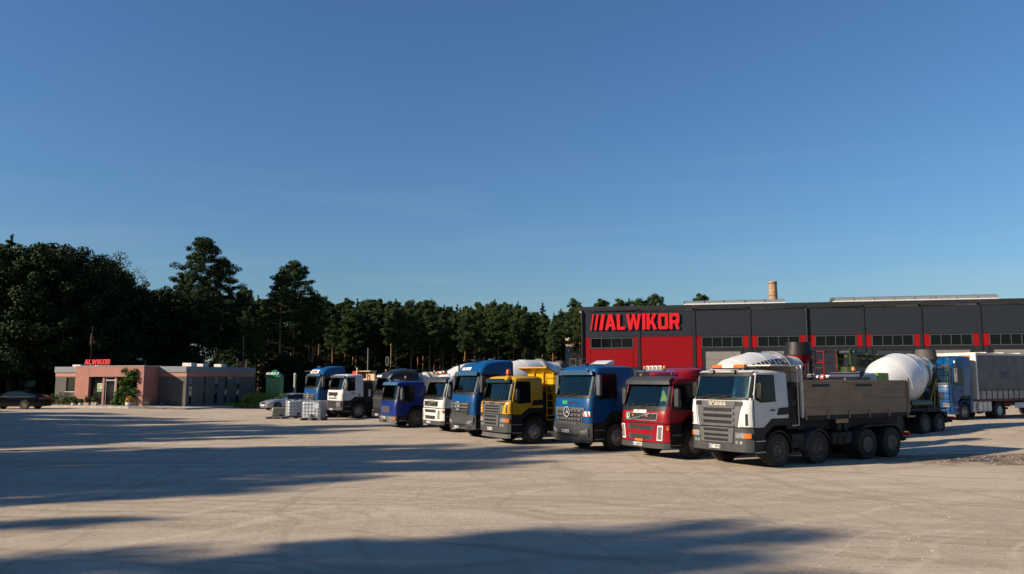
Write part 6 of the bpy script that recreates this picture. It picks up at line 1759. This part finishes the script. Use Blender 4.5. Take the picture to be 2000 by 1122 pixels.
def make_pine(key, seed, h=16.0, c0=.45, spread=2.6, nb=34, leaves=12000, size=.23, leaf=None, dens=1.0, layered=True, low=0):
    rs_ = random.Random(seed); rg = np.random.default_rng(seed)
    m, pts = trunk_mb(rs_, h*.95, .19, .22)
    cen = []
    for k in range(nb):
        f = (k+.5)/nb; z = h*(c0 + (1-c0)*f); a = k*2.4 + rs_.uniform(-.5,.5)
        prof = (1-f)**.55 * (.55 + .45*min(1, f*5)); ln = spread*prof*rs_.uniform(.55,1.15) + .15
        p = pt_at(pts, min(z, h*.94)); up_ = .35*ln*(.2+f)
        q = (p[0]+math.cos(a)*ln, p[1]+math.sin(a)*ln, z+up_)
        m.cyl(p, ((p[0]+q[0])/2, (p[1]+q[1])/2, z+up_*.3), .05*(1.2-f), .035, n=5, cap=False); m.cyl(((p[0]+q[0])/2, (p[1]+q[1])/2, z+up_*.3), q, .035, .015, n=5, cap=False)
        for j in range(3):
            g_ = (.45, .75, 1.0)[j]; s_ = (.55+.45*rs_.random())*(.55+.35*ln/spread)
            cen.append(((p[0]+(q[0]-p[0])*g_+rs_.uniform(-.35,.35), p[1]+(q[1]-p[1])*g_+rs_.uniform(-.35,.35), z+up_*g_+rs_.uniform(-.3,.4)), s_, s_, s_*.62))
    for j in range(5): cen.append(((pts[-1][0]+rs_.uniform(-.3,.3), pts[-1][1]+rs_.uniform(-.3,.3), h*(.93+.015*j)), .45-.06*j, .45-.06*j, .38))
    for k in range(low):      # dead stubs under the crown
        z = h*rs_.uniform(.2, c0); a = rs_.uniform(0,6.3); p = pt_at(pts, z); m.cyl(p, (p[0]+math.cos(a)*rs_.uniform(.5,1.5), p[1]+math.sin(a)*rs_.uniform(.5,1.5), z+rs_.uniform(-.1,.4)), .03, .012, n=4, cap=False)
    VAR[key] = (m.mesh(key+'_trunk', BARKP, 50), quad_mesh(key+'_crown', leaf_cloud(rg, cen, leaves, size, .55, .5), leaf or LEAF_PINE), h)
def make_spruce(key, seed, h=15.0, spread=2.0, leaves=11000, size=.21, leaf=None):
    rs_ = random.Random(seed); rg = np.random.default_rng(seed); m, pts = trunk_mb(rs_, h*.97, .18, .08); cen = []
    n = 60
    for k in range(n):
        f = k/n; z = h*(.10+.88*f); a = k*2.4; ln = spread*(1-f)**.8*rs_.uniform(.75,1.15)+.1; p = pt_at(pts, z)
        q = (p[0]+math.cos(a)*ln, p[1]+math.sin(a)*ln, z-.15*ln); m.cyl(p, q, .03, .01, n=4, cap=False)
        for g_ in (.4,.7,1.0): cen.append(((p[0]+(q[0]-p[0])*g_, p[1]+(q[1]-p[1])*g_, z-.15*ln*g_), .22+.30*ln*.5, .22+.30*ln*.5, .16))
    cen.append(((0,0,h*.99), .12, .12, .35))
    VAR[key] = (m.mesh(key+'_trunk', BARKD, 50), quad_mesh(key+'_crown', leaf_cloud(rg, cen, leaves, size, .5, .3), leaf or LEAF_SPR), h)
def make_broad(key, seed, h=14.0, spread=4.2, c0=.2, leaves=24000, size=.21, leaf=None, bark=None, droop=0.0, nb=46, blob=.95):
    rs_ = random.Random(seed); rg = np.random.default_rng(seed); m, pts = trunk_mb(rs_, h*.8, .26, .35, top=.25); cen = []
    for k in range(nb):
        f = (k+.5)/nb; a = k*2.4+rs_.uniform(-.4,.4); el = f
        z = h*(c0 + (.93-c0)*f); prof = math.sin(min(1, .25+f*.95)*math.pi)**.6 if f < .7 else math.sin((.25+f*.70)*math.pi)**.5
        prof = max(.15, math.sqrt(max(0, 1-((f-.42)/.62)**2)))
        ln = spread*prof*rs_.uniform(.45,1.05); p = pt_at(pts, min(h*.78, z*.85)); q = (p[0]+math.cos(a)*ln, p[1]+math.sin(a)*ln, z)
        m.cyl(p, q, .06, .02, n=5, cap=False)
        for j in range(2):
            g_ = (.6,1.0)[j]; s_ = blob*rs_.uniform(.55,1.15)
            cen.append(((p[0]+(q[0]-p[0])*g_, p[1]+(q[1]-p[1])*g_, p[2]+(q[2]-p[2])*g_ - droop*rs_.random()), s_, s_, s_*(.8+droop*.6)))
    cen.append(((rs_.uniform(-.5,.5),0,h*.95), .8, .8, .6))
    VAR[key] = (m.mesh(key+'_trunk', bark or BARKD, 50), quad_mesh(key+'_crown', leaf_cloud(rg, cen, leaves, size, .9, .3), leaf or LEAF_DEC), h)
make_pine('pine_a', 1, c0=.60, spread=2.3, low=7); make_pine('pine_b', 2, c0=.50, spread=2.8, low=5); make_pine('pine_c', 3, c0=.64, spread=2.2, nb=28, leaves=10000, low=7); make_pine('pine_d', 4, c0=.46, spread=2.4, nb=38)
make_pine('pine_dead', 6, c0=.5, spread=2.0, nb=22, leaves=1800, leaf=LEAF_DRY)
make_spruce('spruce_a', 7); make_spruce('spruce_b', 8, spread=2.5)
make_broad('broad_a', 9); make_broad('broad_b', 10, spread=4.8, c0=.12); make_broad('broad_c', 12, spread=3.6, h=13, c0=.08, leaves=20000)
make_broad('birch', 13, spread=3.4, h=15, c0=.25, leaves=9000, size=.17, leaf=LEAF_BIR, bark=BARKB, droop=1.1, nb=38, blob=.75)
make_pine('big_pine_a', 21, h=18, c0=.36, spread=4.2, nb=66, leaves=32000, size=.20, low=5); make_pine('big_pine_b', 22, h=17, c0=.38, spread=4.4, nb=58, leaves=30000, size=.20, low=5)
KN = {'pine': ('pine_tree', 'pine tree'), 'spruce': ('spruce_tree', 'spruce tree'), 'broad': ('broadleaf_tree', 'tree'), 'birch': ('birch_tree', 'birch tree'), 'big_pine': ('pine_tree', 'pine tree')}
def tree(key, x, y, h, label, group=None, rz=None, wide=1.0, z=None):
    tm, cm, h0 = VAR[key]; s = h/h0; k = [k for k in KN if key.startswith(k)][-1]
    t_ = thing(KN[k][0], label, KN[k][1], (x, y, (gz(x,y) if z is None else z)-.05), rz if rz is not None else random.uniform(0, 6.28), group); t_.scale = (s*wide, s*wide, s)
    use_mesh('trunk', tm, t_); use_mesh('crown', cm, t_); return t_
def htop(px, py, Y): return at(px, py, Y).z
random.seed(5)
WOOD = 'dark green pine wood edge behind the trucks'
def where_left(px):
    return ('above the black car' if px < 100 else 'left of the roof letters' if px < 160 else 'above the roof letters' if px < 225 else 'above the pink corner' if px < 310 else 'above the left wing vents' if px < 370 else 'above the wing middle' if px < 430 else 'above the wing end' if px < 500 else 'left of the kiosk' if px < 520 else 'above the kiosk' if px < 550 else 'right of the kiosk')
def where_right(px):
    for lim, s_ in ((560, 'above the green kiosk'), (640, 'above the far blue tractor'), (725, 'above the white day-cab truck'), (765, 'above the black truck cab'), (825, 'above the deep blue cab'), (880, 'above the white mixer cab'), (935, 'above the tall blue cab front'), (990, 'above the tall blue cab rear'), (1045, 'above the yellow cab'), (1090, 'above the grey mixer hopper')):
        if px < lim: return s_
    return 'beside the warehouse corner'
# landmark trees
x = at(388, 700, 97).x; tree('big_pine_a', x, 97, htop(388, 478, 97), 'tallest pine of the wood, with orange trunk, above the office side wing', rz=1.0, wide=1.05)
x = at(425, 700, 100).x; tree('big_pine_b', x, 100, htop(425, 517, 100), 'broad pine just right of the tallest pine', rz=2.0, wide=.95)
x = at(352, 700, 101).x; tree('pine_b', x, 101, htop(350, 545, 101), 'lower pine leaning out on the left of the tallest pine', rz=.3)
x = at(572, 700, 104).x; tree('big_pine_b', x, 104, htop(575, 522, 104), 'tall spreading pine with bare orange trunk right of the kiosk', rz=4.2, wide=1.0)
x = at(546, 700, 100).x; tree('pine_b', x, 100, htop(545, 538, 100), 'slimmer pine left beside the spreading pine over the kiosk', rz=2.2, wide=1.15)
x = at(610, 700, 106).x; tree('pine_a', x, 106, htop(618, 580, 106), 'lower pine on the right shoulder of the spreading pine', rz=5.2, wide=1.2)
x = at(222, 700, 90).x; tree('birch', x, 90, htop(218, 492, 90), 'pale drooping birch standing out beyond the dark trees', rz=.5, wide=1.0)
x = at(1060, 700, 128).x; tree('spruce_a', x, 128, htop(1061, 592, 128), 'pointed spruce rising above the wood left of the warehouse')
x = at(1096, 700, 124).x; tree('spruce_b', x, 124, htop(1096, 604, 124), 'broader spruce beside the pointed spruce near the warehouse')
x = at(1122, 700, 116).x; tree('pine_b', x, 116, htop(1124, 588, 116), 'pine against the left corner of the warehouse', wide=.9)
x = at(1133, 700, 114).x; tree('pine_a', x, 114, htop(1130, 600, 114), 'thin pine touching the warehouse corner', wide=.7)
x = at(838, 700, 150).x; tree('pine_dead', x, 150, htop(838, 588, 150), 'bare brown dead pine among the green tops')
# left wood: dark, close
def canopy(px):
    P_ = [(-40,470),(0,458),(18,470),(30,485),(60,478),(110,474),(150,482),(180,495),(205,520),(230,545),(262,560),(300,560),(330,560),(360,540),(470,570),(500,590),(620,588),(650,598),(700,596),(760,594),(840,598),(900,602),(960,598),(1000,598),(1040,612),(1080,620),(1140,600)]
    return float(np.interp(px, [p[0] for p in P_], [p[1] for p in P_]))
n = 0
row = [(-30,80,'broad_a'),(6,86,'spruce_b'),(22,80,'broad_b'),(58,79,'broad_a'),(90,84,'broad_b'),(122,80,'broad_a'),(152,86,'broad_b'),(182,82,'broad_c'),(212,87,'broad_c'),(245,88,'broad_c'),(270,92,'broad_a'),(298,96,'broad_c'),(322,98,'broad_a')]
for i, (px, Y, key) in enumerate(row):
    y_ = Y; x = at(px, 700, y_).x; tree(key, x, y_, htop(px, canopy(px) + random.uniform(0, 8), y_), 'dark leafy tree of the shaded wood, ' + ('at the very left edge','above the black car','left of the office, right of the black car','behind the grey left end of the office','behind the pink portal','left of the roof letters','above the red roof letters','under the pale birch','just right of the pale birch','above the pink corner','above the lit triangle of the side wing','left under the tallest pine','at the foot of the tallest pine')[i] if 'broad' in key else 'pointed dark spruce at the left edge of the photo', 'shaded wood at the left' if 'broad' in key else None, wide=1.05)
for Y, off in ((96, 45), (108, 55)):
    for px in range(-60, 520, 36):
        p_ = px + random.uniform(-12, 12); x = at(p_, 700, Y).x; key = random.choice(['broad_a','broad_b','pine_b','pine_d'])
        tree(key, x, Y+random.uniform(-3,3), max(8, htop(p_, canopy(p_)+random.uniform(8, off), Y)), ('dark leafy tree' if 'broad' in key else 'dark pine') + (' in the middle' if Y < 100 else ' at the back') + ' of the shaded wood ' + where_left(p_), 'shaded wood behind the office')
# understorey left
for px in range(-40, 640, 17):
    Y = random.uniform(84, 96) if px < 470 else random.uniform(94, 104); x = at(px, 700, Y).x
    if 385 < px < 520: continue
    tree('broad_c', x, Y, random.uniform(3.2, 5.8), 'low leafy bush at the wood foot ' + where_left(px), 'undergrowth at the foot of the wood', wide=1.3)
# pine wood behind the trucks
for r_, (Y, jit, off) in enumerate(((112, 3, 16), (120, 4, 8), (130, 4, 2), (141, 4, 0), (153, 5, 4))):
    step = 15 if r_ < 2 else 17
    for px in range(470 if r_ else 640, 1150, step):
        p_ = px + random.uniform(-6, 6)
        if r_ == 0 and (600 > p_ or random.random() < .25): continue
        Yr = Y + random.uniform(-jit, jit); x = at(p_, 700, Yr).x
        if p_ > 1095 and Yr < 118: continue
        key = random.choice(['pine_a','pine_b','pine_c','pine_d','spruce_b','pine_c','spruce_a'] if r_ > 1 else ['pine_a','pine_b','pine_c','pine_d','pine_a','pine_c','spruce_a'] if r_ > 0 else ['pine_a','pine_c','pine_b'])
        hh = max(9, htop(p_, canopy(p_) + off + random.uniform(-7, 12) - (7 if key[:3] == 'spr' else 0), Yr))
        tree(key, x, Yr, hh, ('slim spruce' if key[:4] != 'pine' else {'a':'narrow-crowned pine','b':'wide-crowned pine','c':'high-crowned pine','d':'low-crowned pine'}[key[-1]]) + (' in the front row', ' in the second row', ' in the third row', ' in the fourth row', ' in the rear row')[r_] + ' ' + where_right(p_), WOOD, wide=random.uniform(.8, 1.15))
for px in [*range(620, 830, 14), *range(830, 1140, 34)]:
    Y = random.uniform(110, 122); x = at(px, 700, Y).x
    tree(random.choice(['broad_c','broad_a']), x, Y, random.uniform(3, 7.5 if px < 830 else 4.6), 'leafy young tree under the pines ' + where_right(px), 'young trees under the pines', wide=1.25)
for px in range(440, 1180, 13):
    Y = random.uniform(160, 172); x = at(px, 700, Y).x
    tree('broad_c', x, Y, random.uniform(7, 11), 'dark leafy tree at the wood back ' + where_right(px), 'trees at the back of the wood', wide=1.3)
# tops peeping over the warehouse
for i, (px, py) in enumerate(((1176, 590), (1212, 590), (1229, 586), (1245, 592), (1260, 594), (1281, 584), (1371, 583))):
    x = at(px, 620, 158).x; tree(['pine_a','pine_b','spruce_a','pine_c','pine_b','big_pine_b','pine_a'][i], x, 158, htop(px, py, 158), 'pine top peeping over the hall roof ' + ('above the slashes of the sign','above the third letter of the sign','right beside it above the sign centre','above the fifth letter of the sign','above the sixth letter of the sign','tallest of them, above the last sign letters','alone, just left of the chimney rooflight')[i], 'tree tops over the warehouse', wide=1.1 if px != 1281 else .95)
# trees left of the frame: their long shadows cross the yard
def off_tree(q, tip, h, key, wide=1.0, rz=None):
    p = tip - h/math.tan(R(SUN_EL)); az = R(SUN_AZ)
    x, y = p*math.cos(az) - q*math.sin(az), p*math.sin(az) + q*math.cos(az)
    t_ = tree(key, x, y, h, 'leafy tree of the wood edge left of the yard' if 'broad' in key else 'pine tree of the wood edge left of the yard', 'wood edge left of the yard', wide=wide, rz=rz); return t_
OFF = [ # q, tip, h, key, wide
    (29.0, 14.5, 15, 'broad_a', .95), (25.2, 10.0, 14, 'broad_c', .9), (32.0, 9.5, 14, 'broad_b', .85), (22.3, 3.5, 12.5, 'broad_c', .8), (28.0, 5.5, 15, 'broad_b', 1.1), (33.2, 3.0, 14, 'broad_a', .8),
    (24.5, -1.0, 13, 'broad_a', 1.0), (30.0, -3.0, 15, 'broad_b', 1.1), (20.9, -7.5, 12, 'broad_c', .6), (33.0, -7, 14, 'broad_a', .85),
    (12.0, 11.0, 14, 'broad_a', .85), (8.0, 10.5, 15, 'broad_b', .85), (10.8, 8.5, 15, 'broad_b', .85), (4.5, 9.0, 15, 'broad_a', 1.0), (1.0, 6.5, 16, 'broad_b', 1.0), (8.0, 3.0, 15, 'broad_b', 1.0), (-3.0, 2, 16, 'broad_a', 1.1), (12.6, -3, 12, 'broad_c', .7),
    (17.9, -2.5, 12, 'pine_b', .7), (16.2, -4.5, 12, 'birch', .65), (14.4, -3.5, 12, 'birch', .6),
    (39.6, 1.5, 12, 'pine_b', .8), (43.0, 8.0, 14, 'broad_c', .8), (47.0, 10.5, 14, 'broad_a', .75), (42.0, -1.5, 14, 'broad_a', .9), (50.0, 3.0, 14, 'broad_b', .75), (46.0, -4, 14, 'broad_b', 1.0), (55.0, 1.0, 15, 'broad_c', .8), (59.0, -2.0, 15, 'broad_a', .8), (53.0, -6.0, 15, 'broad_b', .9), (64.0, -6.0, 15, 'broad_a', .9),
    (38.2, -6, 13, 'pine_c', .8), (69.0, -14.0, 14, 'broad_b', .9), (60, -10, 15, 'broad_b', 1.0)]
for o_ in OFF: off_tree(*o_)
for q in np.arange(-8, 66, 5.0):
    if 14.5 < q < 20.5 or 34.0 < q < 38.0: continue
    off_tree(float(q), random.uniform(-14, -9), random.uniform(14, 16), random.choice(['broad_a','broad_b']), 1.0)

for q, p0 in ((87,-40),(92,-30),(97,-27),(102,-27),(107,-26),(112,-26),(117,-27),(90,-44),(95,-38),(100,-36),(106,-35),(112,-36),(84,-56)):
    off_tree(q, p0 + (13.5 if q < 94 else 18)/math.tan(R(SUN_EL)), (13.5 if q < 94 else random.uniform(16.5, 19)), random.choice(['broad_a','broad_b']), 1.1)
# grass and weeds beside the silver car
def blades(name, pts, h, mat, n, seed):
    rg = np.random.default_rng(seed); V = []
    for k in range(n):
        (x0, y0), (x1, y1) = pts[0], pts[1]; x = x0+(x1-x0)*rg.random(); y = y0+(y1-y0)*rg.random(); hh = h*(.4+.8*rg.random()); a = rg.random()*6.3; w_ = .03+.02*rg.random(); dx, dy = math.cos(a), math.sin(a); l_ = .35*hh*rg.random(); b_ = rg.random()*6.3
        z = gz(x, y)+.02
        V += [(x-dx*w_, y-dy*w_, z), (x+dx*w_, y+dy*w_, z), (x+dx*w_*.3+math.cos(b_)*l_, y+dy*w_*.3+math.sin(b_)*l_, z+hh), (x-dx*w_*.3+math.cos(b_)*l_, y-dy*w_*.3+math.sin(b_)*l_, z+hh)]
    o = bpy.data.objects.new(name, quad_mesh(name, np.array(V), mat)); COL.objects.link(o); tag(o, kind='stuff')
blades('tall_grass', ((-25.5,75.0),(-15,79)), 1.1, LEAF_GRASS, 6000, 1)
blades('short_grass', ((-27,73.5),(-19,80)), .30, LEAF_GRASS, 7000, 2)
blades('tall_grass', ((-22,82),(8,100)), .8, LEAF_WEED, 9000, 3)
blades('roadside_weeds', ((-58,76),(-40,84)), .5, LEAF_WEED, 4000, 4)
